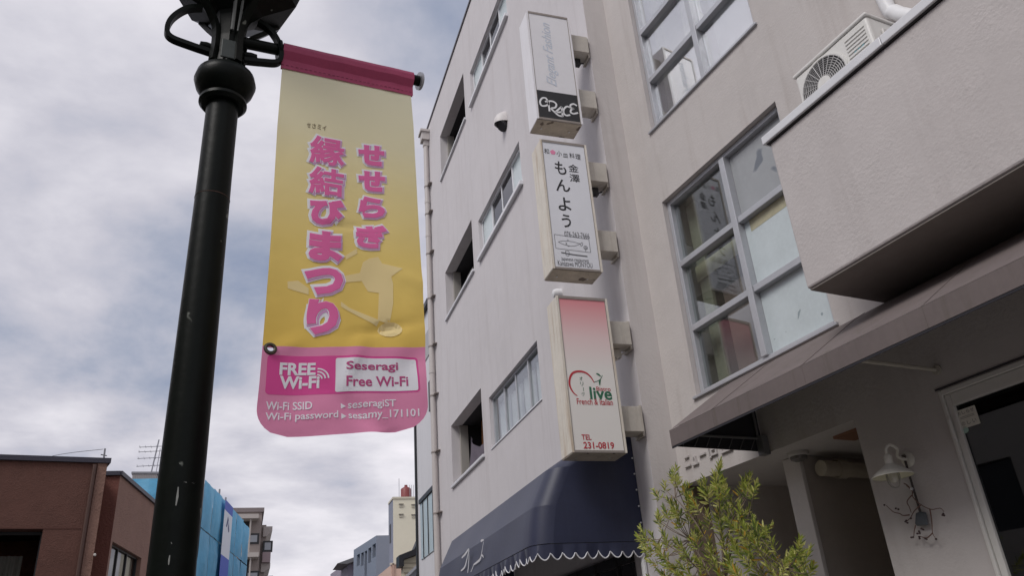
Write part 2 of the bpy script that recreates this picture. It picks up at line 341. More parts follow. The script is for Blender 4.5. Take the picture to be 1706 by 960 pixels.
# ================================================================== main four-storey building
XU, YU = Vector((1, 0, 0)), Vector((0, 1, 0))
MO, MN = Vector((D, 0, 0)), Vector((-1, 0, 0))          # facade frame: u = y, v = z
YE0, YE1 = 1.897*D, 13.33
ROOF = 11.99
FARW = [(10.40, 12.24, 4.36, 5.31), (10.40, 12.24, 7.20, 8.085), (10.40, 12.24, 10.055, 11.03)]
NEARW = [(7.99, 10.03, 4.34, 5.035), (7.99, 10.03, 7.20, 7.83), (7.99, 10.0, 10.03, 10.68)]
def main_building():
    B = thing('apartment_building', (D+3, 9.5, 0), 'four storey pale grey rendered building carrying the three hanging sign boxes', 'building')
    mb = MB(); holes = FARW+NEARW
    facade(mb, MO, YU, ZV, MN, YE0, YE1, 0, ROOF, holes, [.17]*3+[.10]*3)
    X2 = 9.0
    ew = MB(); ew.quad((D, YE0, 0), (X2, YE0, 0), (X2, YE0, ROOF), (D, YE0, ROOF)); ew.build('end_wall', m_wallR, B)
    mb.quad((D, YE1, 0), (X2, YE1, 0), (X2, YE1, ROOF), (D, YE1, ROOF))
    mb.quad((X2, YE0, 0), (X2, YE1, 0), (X2, YE1, ROOF), (X2, YE0, ROOF)); mb.quad((D, YE0, ROOF), (X2, YE0, ROOF), (X2, YE1, ROOF), (D, YE1, ROOF))
    mb.build('wall', m_wall, B)
    mb = MB(); mb.box((D-.02, YE0-.02, ROOF+.002), (D+.25, YE1+.03, ROOF+.05)); mb.build('roof_edge', mat('roof_edging', (.10, .09, .10), .6), B)
    # plaster joint down the facade
    # shaded, deep openings near the far corner
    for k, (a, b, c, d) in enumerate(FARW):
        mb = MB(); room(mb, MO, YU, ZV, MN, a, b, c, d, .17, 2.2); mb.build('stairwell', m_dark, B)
        w = MB(); w.box((D-.035, a-.03, c-.045), (D+.14, b+.03, c-.002)); w = w.build('window_sill', m_sillw, B, bevel=.006)
        for y0, y1 in ((b-.07, b-.003), (a+.003, a+.05)): MB().box((D+.135, y0, c), (D+.26, y1, d-.004)).build('opening_frame', mat('dull_frame', (.36, .34, .31), .6), B)
    # things standing in the openings
    a, b, c, d = FARW[0]
    mb = MB(); n = 14
    for i in range(n):
        for j in range(8):
            def q(i, j):
                u = i/n; v = j/8; yy = a+.25+u*(b-a-.42); top = c+.62-.34*math.sin(u*math.pi)**1.0*.9+.1*u
                return Vector((D+.20+.03*math.sin(u*19+v*2)+.05*v, yy, c+.02+(top-c)*v))
            mb.quad(q(i, j), q(i+1, j), q(i+1, j+1), q(i, j+1))
    mb.build('draped_cloth', mat('grey_cloth', (.14, .12, .15), .9, var=(8, .2), bump=(20, .3)), B, smooth=True, label='sagging dark grey cloth across the second-floor opening')
    mb = MB()
    for i in range(5):
        yy = a+.9+i*.13; mb.tube([(D+.42+.05*(i % 2), yy, c+.25), (D+.44, yy+.02, c+.92)], .045, 8)
    mb.build('orange_curtain', mat('orange_cloth', (.36, .15, .05), .85, var=(9, .3)), B, smooth=True)
    a, b, c, d = FARW[1]
    mb = MB()
    mb.box((D+.22, b-1.0, c+.02), (D+.6, b-.62, c+.5)); mb.box((D+.3, b-.62, c+.02), (D+.55, b-.3, c+.66))
    mb.build('stored_boxes', mat('dull_box', (.16, .15, .14), .8), B)
    # sliding windows
    for k, (a, b, c, d) in enumerate(NEARW):
        fr = MB(); X0 = D+.045 if k == 0 else D+.05; t_ = .022
        fr.box((X0, a+.002, c+.002), (X0+.052, a+t_+.012, d-.002)); fr.box((X0, b-t_-.012, c+.002), (X0+.052, b-.002, d-.002))
        fr.box((X0, a+t_+.012, d-t_-.012), (X0+.052, b-t_-.012, d-.002)); fr.box((X0, a+t_+.012, c+.002), (X0+.052, b-t_-.012, c+t_+.006))
        n = 4; wdt = (b-a-.068)/n
        for i in range(1, n): y = a+.034+wdt*i; fr.box((X0+.008, y-.016, c+t_+.006), (X0+.04, y+.016, d-t_-.012))
        wn = fr.build('window', m_aluw if k else m_alu, B, bevel=.003)
        for i in range(n):
            y0 = a+.034+wdt*i+.016; y1 = a+.034+wdt*(i+1)-.016
            pale = (k > 0 and i in (0, 3))
            p = MB(); xx = X0+(.018 if i % 2 else .028)
            p.box((xx, y0, c+t_+.007), (xx+.005, y1, d-t_-.013))
            p.build('pane', m_frost if pale else (m_glassd if k else m_glass), wn)
            if k == 0:
                cu = MB(); y0c = y0+.01; nn = 12
                for q in range(nn):
                    u0 = y0c+(y1-y0c)*q/nn; u1 = y0c+(y1-y0c)*(q+1)/nn; w0 = .012*math.sin(q*1.7+i); w1 = .012*math.sin((q+1)*1.7+i)
                    top = d-.10-(.03 if i in (1, 2) else 0)
                    cu.quad((X0+.10+w0, u0, c), (X0+.10+w1, u1, c), (X0+.10+w1, u1, top), (X0+.10+w0, u0, top))
                cu.build('curtain', mat('white_curtain', (.80, .80, .82), .8, trans=.3), wn, smooth=True)
        sl = MB()
        if k: sl.box((D-.05, a-.03, c-.055), (D+.048, b+.03, c-.002))
        else: sl.box((D-.012, a-.01, c-.02), (D+.044, b+.01, c-.002))
        sl.build('sill', m_aluw, wn, bevel=.004)
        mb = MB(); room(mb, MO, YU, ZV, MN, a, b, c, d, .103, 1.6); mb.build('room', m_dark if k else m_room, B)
    # downpipe with hopper at the far corner
    px_, py_ = D-.062, YE1-.10
    mb = MB(); mb.tube([(px_, py_, .05), (px_, py_, 11.6)], .05, 14); dp = mb.build('downpipe', m_pipe, B, smooth=True)
    mb = MB(); mb.box((px_-.10, py_-.10, 11.62), (px_+.058, py_+.10, 11.80)); mb.box((px_-.13, py_-.13, 11.80), (px_+.058, py_+.13, 11.86)); mb.box((px_-.055, py_-.055, 11.5), (px_+.055, py_+.055, 11.62)); mb.build('hopper', m_pipe, dp, bevel=.006)
    for y in (282, 333, 406, 487, 572, 659, 757, 861):
        z = onx((728, y), D).z
        mb = MB(); mb.lathe([(.054, -.012), (.058, -.012), (.058, .012), (.054, .012)], (px_, py_, z), 14); mb.box((px_-.005, py_-.20, z-.008), (px_+.06, py_-.05, z+.008)); mb.build('pipe_clip', mat('rust_clip', (.30, .26, .24), .6), dp)
    for y in (310, 372, 617): 
        z = onx((728, y), D).z; MB().lathe([(.05, -.03), (.056, -.03), (.056, .03), (.05, .03)], (px_, py_, z), 14).build('pipe_joint', m_pipe, dp, smooth=True)
    # hooded vent
    v = onx((842, 207), D); mb = MB(); n = 12; prof = []
    for i in range(9):
        q = rad(90*i/8); prof.append((.135*math.sin(q)+.0, .15*math.cos(q)))
    vs = []
    for i in range(9):
        q = rad(100*i/8)
        for j in range(n+1):
            p = math.pi*j/n
            vs.append(Vector((D-.16*math.sin(p)*math.sin(q)-.002, v.y+.105*math.cos(p)*(.25+.75*math.sin(min(q, rad(90)))), v.z+.02+.17*math.cos(q))))
    mb.add(vs, [(i*(n+1)+j, i*(n+1)+j+1, (i+1)*(n+1)+j+1, (i+1)*(n+1)+j) for i in range(8) for j in range(n)])
    mb.build('vent_hood', mat('vent_paint', (.66, .63, .62), .5), B, smooth=True)
    mb = MB(); mb.lathe([(0, .01), (.09, .01), (.09, -.03), (0, -.03)], (D-.06, v.y, v.z-.035), 14, axis=(-1, 0, -.9)); mb.build('vent_mouth', m_dark, B)
    return B
MAINB = main_building()

# ================================================================== right-hand building, turned 8 degrees
ZL = 2.845                         # underside of the upper wall over the entrance
S_REC, S_END = 1.785, 13.0  # wall is carried on unseen behind the camera to block sky light
WIN_LO = (.372, 1.835, 3.467, 5.262); WIN_UP = (.405, 1.835, 6.015, 7.82)
DOOR = (2.384, 3.30, .12, 2.822)
def right_building():
    B = thing('corner_building', Rw(3, -1.5, 0), 'pale stucco building on the right with big gridded windows and a solid balcony', 'building')
    O = E0.copy(); mb = MB()
    facade(mb, O, T, ZV, NR, 0, S_END, ZL, 10.5, [WIN_LO, WIN_UP], [.12, .12])
    facade(mb, O, T, ZV, NR, S_REC, S_END, 0, ZL, [DOOR], [.05])
    mb.quad(Rw(0, 0, 10.5), Rw(S_END, 0, 10.5), Rw(S_END, -6, 10.5), Rw(0, -6, 10.5)); mb.quad(Rw(S_END, 0, 0), Rw(S_END, -6, 0), Rw(S_END, -6, 10.5), Rw(S_END, 0, 10.5))
    mb.build('wall', m_wallR, B)
    # entrance recess
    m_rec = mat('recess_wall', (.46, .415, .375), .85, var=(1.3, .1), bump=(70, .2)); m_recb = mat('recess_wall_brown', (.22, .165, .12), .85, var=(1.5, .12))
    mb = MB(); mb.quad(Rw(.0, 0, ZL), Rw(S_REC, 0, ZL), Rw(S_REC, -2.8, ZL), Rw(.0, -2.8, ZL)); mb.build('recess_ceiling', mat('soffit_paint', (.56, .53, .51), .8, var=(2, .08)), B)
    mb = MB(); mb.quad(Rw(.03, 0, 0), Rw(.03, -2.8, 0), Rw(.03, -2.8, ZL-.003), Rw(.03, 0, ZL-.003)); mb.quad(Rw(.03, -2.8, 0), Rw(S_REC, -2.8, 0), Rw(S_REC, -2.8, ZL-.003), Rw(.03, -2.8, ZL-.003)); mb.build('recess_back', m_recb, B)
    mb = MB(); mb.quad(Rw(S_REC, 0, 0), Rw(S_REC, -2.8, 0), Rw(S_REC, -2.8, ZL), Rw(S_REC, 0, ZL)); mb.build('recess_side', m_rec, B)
    mb = MB(); mb.rbox(.87, 1.0, -2.78, -.30, .01, ZL-.003); mb.build('partition', m_rec, B)
    mb = MB(); mb.rbox(.855, 1.015, -.298, -.262, .01, ZL-.004); mb.build('partition_post', mat('post_paint', (.70, .66, .64), .6, var=(3, .08)), B, bevel=.006)
    # pipe under the recess ceiling
    mb = MB(); z = 2.73; mb.tube([Rw(1.10, -.36, z), Rw(1.10, -.40, z), Rw(1.10, -2.4, z)], .055, 14); mb.build('ceiling_pipe', mat('lagged_pipe', (.52, .47, .38), .6, var=(6, .12)), B, smooth=True)
    mb = MB(); mb.lathe([(.062, -.03), (.066, -.03), (.066, .05), (.062, .05)], Rw(1.10, -.55, z), 14, axis=NR); mb.build('pipe_collar', mat('lagged_pipe', (0, 0, 0)), B, smooth=True)
    mb = MB(); mb.rbox(1.45, 1.78, -.35, -.16, ZL-.02, ZL-.001); mb.build('access_hatch', mat('hatch_wood', (.26, .13, .08), .6), B)
    # windows
    for w, (a, b, c, d) in enumerate((WIN_LO, WIN_UP)):
        o0, o1 = -.115, -.045; fw = .045
        cs = (a+b)/2+.04; rows = [c+(d-c)*.315, c+(d-c)*.645]
        fr = MB()
        fr.rbox(a+.002, a+fw, o0, o1, c+.002, d-.002); fr.rbox(b-fw, b-.002, o0, o1, c+.002, d-.002)
        fr.rbox(a+fw, b-fw, o0, o1, d-fw, d-.002); fr.rbox(a+fw, b-fw, o0, o1, c+.002, c+fw)
        fr.rbox(cs-.03, cs+.03, o0, o1+.02, c+fw, d-fw)
        for z in rows: fr.rbox(a+fw, cs-.031, o0, o1+.008, z-.026, z+.026); fr.rbox(cs+.031, b-fw, o0, o1+.008, z-.026, z+.026)
        wn = fr.build('window', m_alu, B, bevel=.004)
        zz = [c+fw]+[q for z in rows for q in (z-.026, z+.026)]+[d-fw]
        for (u0, u1) in ((a+fw, cs-.031), (cs+.031, b-fw)):
            for k in range(3):
                right = u0 > cs; pm = m_glass if w == 0 else glass('mirror_glass', (.93, .95, .94), .42)
                if w == 0 and right: pm = mat('film_glass', (.60, .67, .69), .22, var=(4, .10), streak=(9, .3, (.50, .57, .59)), dots=(11, .70, (.30, .36, .38))) if k < 2 else mat('grey_film_glass', (.36, .375, .39), .15, var=(2, .12), dots=(3, .62, (.16, .18, .21)))
                p = MB(); p.rbox(u0+.001, u1-.001, -.095, -.089, zz[2*k]+.001, zz[2*k+1]-.001); pn = p.build('pane', pm, wn)
                if w == 0 and right and k == 1:
                    p = MB(); p.rbox(u0+.06, u1-.004, -.0885, -.0875, zz[3]-.10, zz[3]-.004); p.build('paper_strip', mat('yellowed_paper', (.50, .47, .33), .8, var=(12, .25)), wn)
        sl = MB(); sl.rbox(a-.03, b+.03, -.115, .022, c-.022, c-.001); sl.build('sill', m_alu, wn, bevel=.003)
        mb = MB(); room(mb, O, T, ZV, NR, a, b, c, d, .122, 1.8); mb.build('room', mat('grey_room', (.26, .255, .22), .9, var=(2, .15)), B)
        # what stands behind the glass
        if w == 0:
            p = MB(); p.rbox(a+.04, cs-.04, -.20, -.195, zz[3]-.12, zz[3]+.02); p.build('paper_strip', mat('yellowed_paper', (.5, .47, .33)), wn)
            p = MB(); p.rbox(a+.20, a+.55, -.33, -.30, zz[0]-.02, zz[3]-.25); p.build('stored_panel', mat('brown_panel', (.22, .16, .14), .8), wn)
            p = MB(); p.rbox(a+.05, a+.17, -.24, -.21, zz[0]-.03, zz[5]); p.build('curtain', mat('olive_curtain', (.29, .29, .22), .85, var=(20, .2)), wn)
        else:
            p = MB(); p.rbox(a+.05, a+.17, -.24, -.21, zz[0]-.03, zz[5]); p.build('curtain', mat('olive_curtain', (0, 0, 0)), wn)
            p = MB(); p.rbox(cs+.05, b-.01, -.24, -.23, zz[0]-.01, zz[5]); p.build('blind', mat('grey_blind', (.46, .46, .49), .7, var=(2, .05)), wn)
            p = MB(); p.rbox(a+.24, a+.40, -.50, -.42, zz[0], zz[5]); p.build('cupboard', mat('pale_cupboard', (.50, .49, .42), .7), wn)
    # balcony
    s0, ob, zb, zt = 2.271, .665, 3.41, 4.405
    mb = MB(); mb.rbox(s0, 6.5, ob-.14, ob, zb, zt); mb.rbox(s0, s0+.14, .002, ob-.14, zb, zt); bal = mb.build('balcony_wall', m_stucco, B, bevel=.012)
    mb = MB(); mb.rbox(s0+.141, 6.5, .002, ob-.141, zb+.03, zb+.16); mb.rbox(s0+.012, 6.49, .002, ob-.012, zb-.012, zb-.002); mb.build('balcony_floor', mat('stained_concrete', (.27, .24, .22), .9, var=(1.2, .2), streak=(3, .3, (.15, .13, .12))), bal)
    cuts = [s0-.03, s0+.90, s0+1.9, s0+2.9, 6.53]
    for i in range(4):
        mb = MB(); mb.rbox(cuts[i]+(.002 if i else 0), cuts[i+1]-.002, ob-.17, ob+.028, zt+.006, zt+.062); mb.build('coping', m_aluw, bal, bevel=.004)
    mb = MB(); mb.rbox(s0-.03, s0+.17, .004, ob-.172, zt+.006, zt+.062); mb.build('coping', m_aluw, bal, bevel=.004)
    mb = MB(); mb.rbox(s0-.012, 6.52, ob-.155, ob+.012, zt, zt+.0055); mb.build('coping_shadow_gap', mat('dark_joint', (.05, .045, .05), .8), bal)  # dark strip paints in the gap and shadow line under the coping
    # white duct cover on the wall above the balcony
    q = Rpx((1483, 8), .06); 
    mb = MB(); mb.tube(smooth_path([Rw(q[0]-.03, .05, q[1]+1.2), Rw(q[0]-.03, .05, q[1]+.1), Rw(q[0]+.02, .06, q[1]-.08), Rw(q[0]+.16, .10, q[1]-.30), Rw(q[0]+.18, .11, q[1]-.6), Rw(q[0]+.18, .11, q[1]-1.4)]), .045, 12); mb.build('pipe_cover', m_white, B, smooth=True)
    # door
    a, b, c, d = DOOR
    m_door = mat('door_paint', (.68, .665, .63), .5, var=(3, .06))
    fr = MB(); fr.rbox(a+.002, a+.022, -.05, .008, c, d-.002); fr.rbox(b-.05, b-.002, -.05, .012, c, d-.002); fr.rbox(a+.022, b-.05, -.05, .008, d-.03, d-.002); dr = fr.build('door', m_door, B, bevel=.004)
    lf = MB(); g0, g1, h0, h1 = a+.060, b-.40, .55, d-.10
    lf.rbox(a+.024, g0, -.045, -.005, c, d-.032); lf.rbox(g1, b-.052, -.045, -.005, c, d-.032); lf.rbox(g0, g1, -.045, -.005, h1, d-.032); lf.rbox(g0, g1, -.045, -.005, c, h0); lf.build('door_leaf', m_door, dr, bevel=.004)
    p = MB(); p.rbox(g0+.001, g1-.001, -.03, -.024, h0+.001, h1-.001); p.build('pane', glass('door_glass', (.12, .12, .16), .07), dr)
    mb = MB(); room(mb, O, T, ZV, NR, a, b, c, d, .052, 1.5); mb.build('dark_hall', m_dark, dr)
    p = MB(); p.rbox(a-.012, b+.2, -.002, .006, d+.004, d+.014); p.build('drip_groove', mat('dark_joint', (0, 0, 0)), dr)
    for z in (2.60, 1.4):
        p = MB(); p.tube([Rw(a+.023, .016, z-.055), Rw(a+.023, .016, z+.055)], .012, 8); p.build('hinge', m_door, dr)
    # notices on the door glass
    sh = Sheet(Rw(0, -.0235, 0), T, ZV, NR); bx = sh.boxpx(1594, 1630, 678, 708)
    p = MB(); sh.poly(p, rrect(bx[0], bx[1], bx[2]-.015, bx[3]-.004, .004, 2), .002); nb = p.build('notice', mat('notice_paper', (.74, .72, .64), .7), dr)
    p = MB(); wd = bx[1]-bx[0]; hh = bx[3]-bx[2]
    for k in range(4): sh.text(p, 'おしらせ'[k], (bx[0]+wd*(.08+.22*k), bx[0]+wd*(.24+.22*k), bx[3]-hh*.34, bx[3]-hh*.14), .003)
    for k in range(2): sh.stroke(p, [(bx[0]+wd*.15, bx[3]-hh*(.5+.08*k)), (bx[0]+wd*.85, bx[3]-hh*(.5+.08*k))], .002, .003)
    for k, ch in enumerate('のしい'): sh.text(p, ch, (bx[0]+wd*(.12+.28*k), bx[0]+wd*(.3+.28*k), bx[2]+hh*.0, bx[2]+hh*.22), .003)
    p.build('notice_lettering', mat('grey_ink', (.16, .15, .14), .6), nb)
    s_, z_ = sh.ab((1608, 717)); p = MB(); sh.poly(p, [(s_+.022*math.cos(q*.5236), z_+.018*math.sin(q*.5236)) for q in range(12)], .002); p.build('round_sticker', mat('sticker_green', (.42, .60, .52), .6), dr)
    s_, z_ = sh.ab((1636, 731)); p = MB(); sh.poly(p, rrect(s_-.015, s_+.015, z_-.03, z_+.03, .003, 2), -.012); p.build('paper_tag', mat('notice_paper', (0, 0, 0)), dr)
    # raised letters over the entrance (their upper ends go behind the awning)
    m_let = mat('letter_paint', (.55, .515, .505), .6)
    def letter(x, z0, bars):
        mb = MB()
        for s0, s1, a, b in bars: mb.rbox(x+s0, x+s1, .001, .018, z0+a, z0+b)
        mb.build('raised_letter', m_let, B)
    z0 = 2.962
    letter(.095, z0, [(.01, .065, .075, .089), (0, .075, .005, .02)])
    letter(.195, z0, [(.012, .05, .052, .063), (.04, .052, .010, .052), (0, .07, -.004, .010)])
    letter(.29, z0, [(0, .075, .045, .060)])
    letter(.405, z0, [(0, .012, 0, .105), (.012, .03, 0, .01), (.03, .042, .01, .105), (.042, .085, .088, .1), (.042, .085, .05, .062), (.042, .085, .01, .022), (.085, .097, .01, .105)])
    letter(.545, z0, [(0, .13, -.002, .012)]+[(.008+.034*k, .02+.034*k, .012, .1) for k in range(4)]+[(0, .13, .1, .112)])
    return B
right_building()

# ceiling lamp in the recess
c_ = Rw(1.06, -.22, ZL)
cl = thing('ceiling_lamp', c_, 'small round lamp on the ceiling of the entrance recess', 'lamp')
MB().lathe([(.0, -.001), (.075, -.001), (.075, -.022), (.06, -.03)], c_, 20).build('lamp_base', mat('lamp_base', (.5, .48, .46), .5), cl, smooth=True)
MB().lathe([(.06, -.03), (.055, -.05), (.03, -.062), (0, -.066)], c_, 20).build('lamp_lens', mat('lamp_lens', (.16, .15, .14), .2), cl, smooth=True)

# ================================================================== air-conditioner outdoor unit on the balcony
def aircon():
    s0, s1, of, ob, z0, z1 = 2.352, 2.945, .38, .13, 4.40, 4.938
    A = thing('air_conditioner', Rw(2.65, .25, 3.575), 'white air conditioner unit with round fan grille behind the balcony wall', 'air conditioner')
    mb = MB(); mb.rbox(s0, s1, ob, of, z0, z1); cs = mb.build('casing', mat('aircon_white', (.76, .75, .72), .45, var=(3, .06), streak=(12, .25, (.5, .47, .42))), A, bevel=.015)
    mb = MB(); mb.rbox(s0-.008, s1+.008, ob-.006, of+.01, z1+.001, z1+.022); mb.build('top_lid', mat('aircon_white', (0, 0, 0)), A, bevel=.006)
    cs_, cz = 2.556, 4.735; cc = Rw(cs_, of, cz); r = .178
    MB().lathe([(r+.012, .0012), (r+.012, .010), (r, .010), (r-.004, .0014)], cc, 32, axis=NR).build('fan_ring', mat('aircon_white', (0, 0, 0)), A, smooth=True)
    MB().lathe([(0, .0015), (r-.004, .0015)], cc, 32, axis=NR).build('fan_opening', mat('fan_dark', (.06, .058, .06), .8), A)
    mb = MB()
    for k in range(9):
        rr = .058+.0145*k; mb.lathe([(rr-.0022, .008), (rr, .0115), (rr+.0022, .008)], cc, 32, axis=NR)
    for k in range(24):
        q = k*math.pi/12; dd = T*math.cos(q)+ZV*math.sin(q); mb.tube([cc+NR*.010+dd*.05, cc+NR*.010+dd*r], .0022, 4)
    mb.build('fan_grille', mat('grille_grey', (.62, .61, .60), .5), A)
    MB().lathe([(0, .014), (.05, .012), (.052, .004)], cc, 24, axis=NR).build('fan_hub', mat('aircon_white', (0, 0, 0)), A, smooth=True)
    for k in range(9):
        mb = MB(); z = z1-.05-k*.026; mb.rbox(2.765, s1-.03, of+.001, of+.006, z-.006, z+.006); mb.build('louvre', mat('aircon_white', (0, 0, 0)), A)
    sh = Sheet(Rw(0, of+.001, 0), T, ZV, NR); a, b = sh.ab((1432, 80)); mb = MB(); sh.stroke(mb, [(a-.04, b-.01), (a-.015, b+.012), (a+.01, b-.008), (a+.04, b+.01)], .012, .001); sh.stroke(mb, [(a-.03, b+.012), (a+.03, b+.018)], .006, .001); mb.build('logo', mat('logo_teal', (.25, .50, .55), .6), A)
    mb = MB(); mb.rbox(s1+.001, s1+.02, ob+.02, of-.09, z0+.1, z1-.08); mb.build('valve_cover', mat('aircon_grey', (.60, .585, .56), .5), A, bevel=.008)
    mb = MB(); mb.rbox(s1+.021, s1+.026, of-.19, of-.11, z1-.14, z1-.11); mb.build('handle_recess', m_dark, A)
    mb = MB()
    for s in (s0+.08, s1-.08):
        mb.rbox(s-.02, s+.02, ob+.02, ob+.06, 3.575, z0-.001); mb.rbox(s-.02, s+.02, of-.06, of-.02, 3.575, z0-.001)
    mb.build('stand', mat('galvanised', (.45, .46, .47), .45, .5), A)
aircon()

# ================================================================== brown awning
def brown_awning():
    s0, s1 = .967, 6.3; dp = .77; zb = 2.862; zv = 2.972
    A = thing('brown_awning', Rw(3.5, .3, zb), 'long brown canvas awning with a stained front edge under the balcony', 'awning')
    d = ray((1212, 649)); best = None
    o_t, z_t = .16, 3.36
    mb = MB(); n = 26
    for i in range(n):
        a = s0+(s1-s0)*i/n; b = s0+(s1-s0)*(i+1)/n
        P = [(.0, z_t+.03), (o_t, z_t), (o_t+.1, z_t-.055), (dp-.015, zv+.008), (dp, zv)]
        for k in range(4): mb.quad(Rw(a, *P[k]), Rw(b, *P[k]), Rw(b, *P[k+1]), Rw(a, *P[k+1]))
    mb.build('canopy', m_brown, A, smooth=True)
    mb = MB()
    mb.rbox(s0, s1, dp-.006, dp+.001, zb, zv-.002); mb.build('valance', m_brown, A)
    mb = MB(); mb.rbox(s0, s1, dp-.004, dp-.0005, zb-.014, zb-.001); mb.build('valance_hem', m_inner, A)
    for k in range(7):
        sk = s0+.45+.78*k; MB().tube([Rw(sk, o_t, z_t+.002), Rw(sk, o_t+.1, z_t-.053), Rw(sk, dp-.013, zv+.009), Rw(sk, dp+.0015, zv), Rw(sk, dp+.0015, zb)], .0016, 5).build('seam', m_brown, A, smooth=True)
    sd = [Rw(s0+.006, 0.003, zb), Rw(s0+.006, dp-.008, zb), Rw(s0+.006, dp-.008, zv-.012), Rw(s0+.006, o_t+.1, z_t-.075), Rw(s0+.006, o_t, z_t-.02), Rw(s0+.006, .003, z_t-.0)]
    mb = MB(); mb.prism(sd, T*.004); mb.build('side_panel', m_inner, A)
    m_bar = mat('frame_bar', (.20, .20, .21), .5, .4)
    mb = MB(); mb.tube([Rw(s0+.03, .02, zb+.085), Rw(s0+.03, dp-.02, zb+.075)], .009, 8); mb.tube([Rw(s0+.03, .05, zb+.02), Rw(s0+.03, .05, z_t-.05)], .009, 8); mb.tube([Rw(s0+.03, .05, z_t-.06), Rw(s0+.03, dp-.02, zb+.08)], .009, 8); mb.tube([Rw(s0+.03, dp-.02, zb+.075), Rw(s1, dp-.02, zb+.075)], .012, 8); mb.build('awning_frame', m_bar, A)
    mb = MB(); mb.rbox(s0+.01, s0+.075, .003, .06, zb-.035, zb+.10); mb.build('wall_bracket', m_bar, A, bevel=.005)
    mb = MB()
    for k in range(7): o = .08+.095*k; mb.tube([Rw(s0+.03, o, zb+.08), Rw(s0+.028, o+.05, zb+.005)], .0035, 5)
    mb.build('lacing', mat('lacing_cord', (.13, .13, .14), .7), A)
    m_arm = mat('arm_paint', (.46, .43, .37), .6)
    q = Rpx((1562, 617)); 
    mb = MB(); mb.tube([Rw(q[0], .004, q[1]), Rw(q[0]-.02, .04, q[1]+.01), Rw(q[0]-.04, dp-.03, zb+.09)], .011, 8); mb.lathe([(0, .003), (.028, .003), (.028, .012), (0, .014)], Rw(q[0], 0, q[1]), 12, axis=NR); mb.build('support_arm', m_arm, A, smooth=True)
brown_awning()

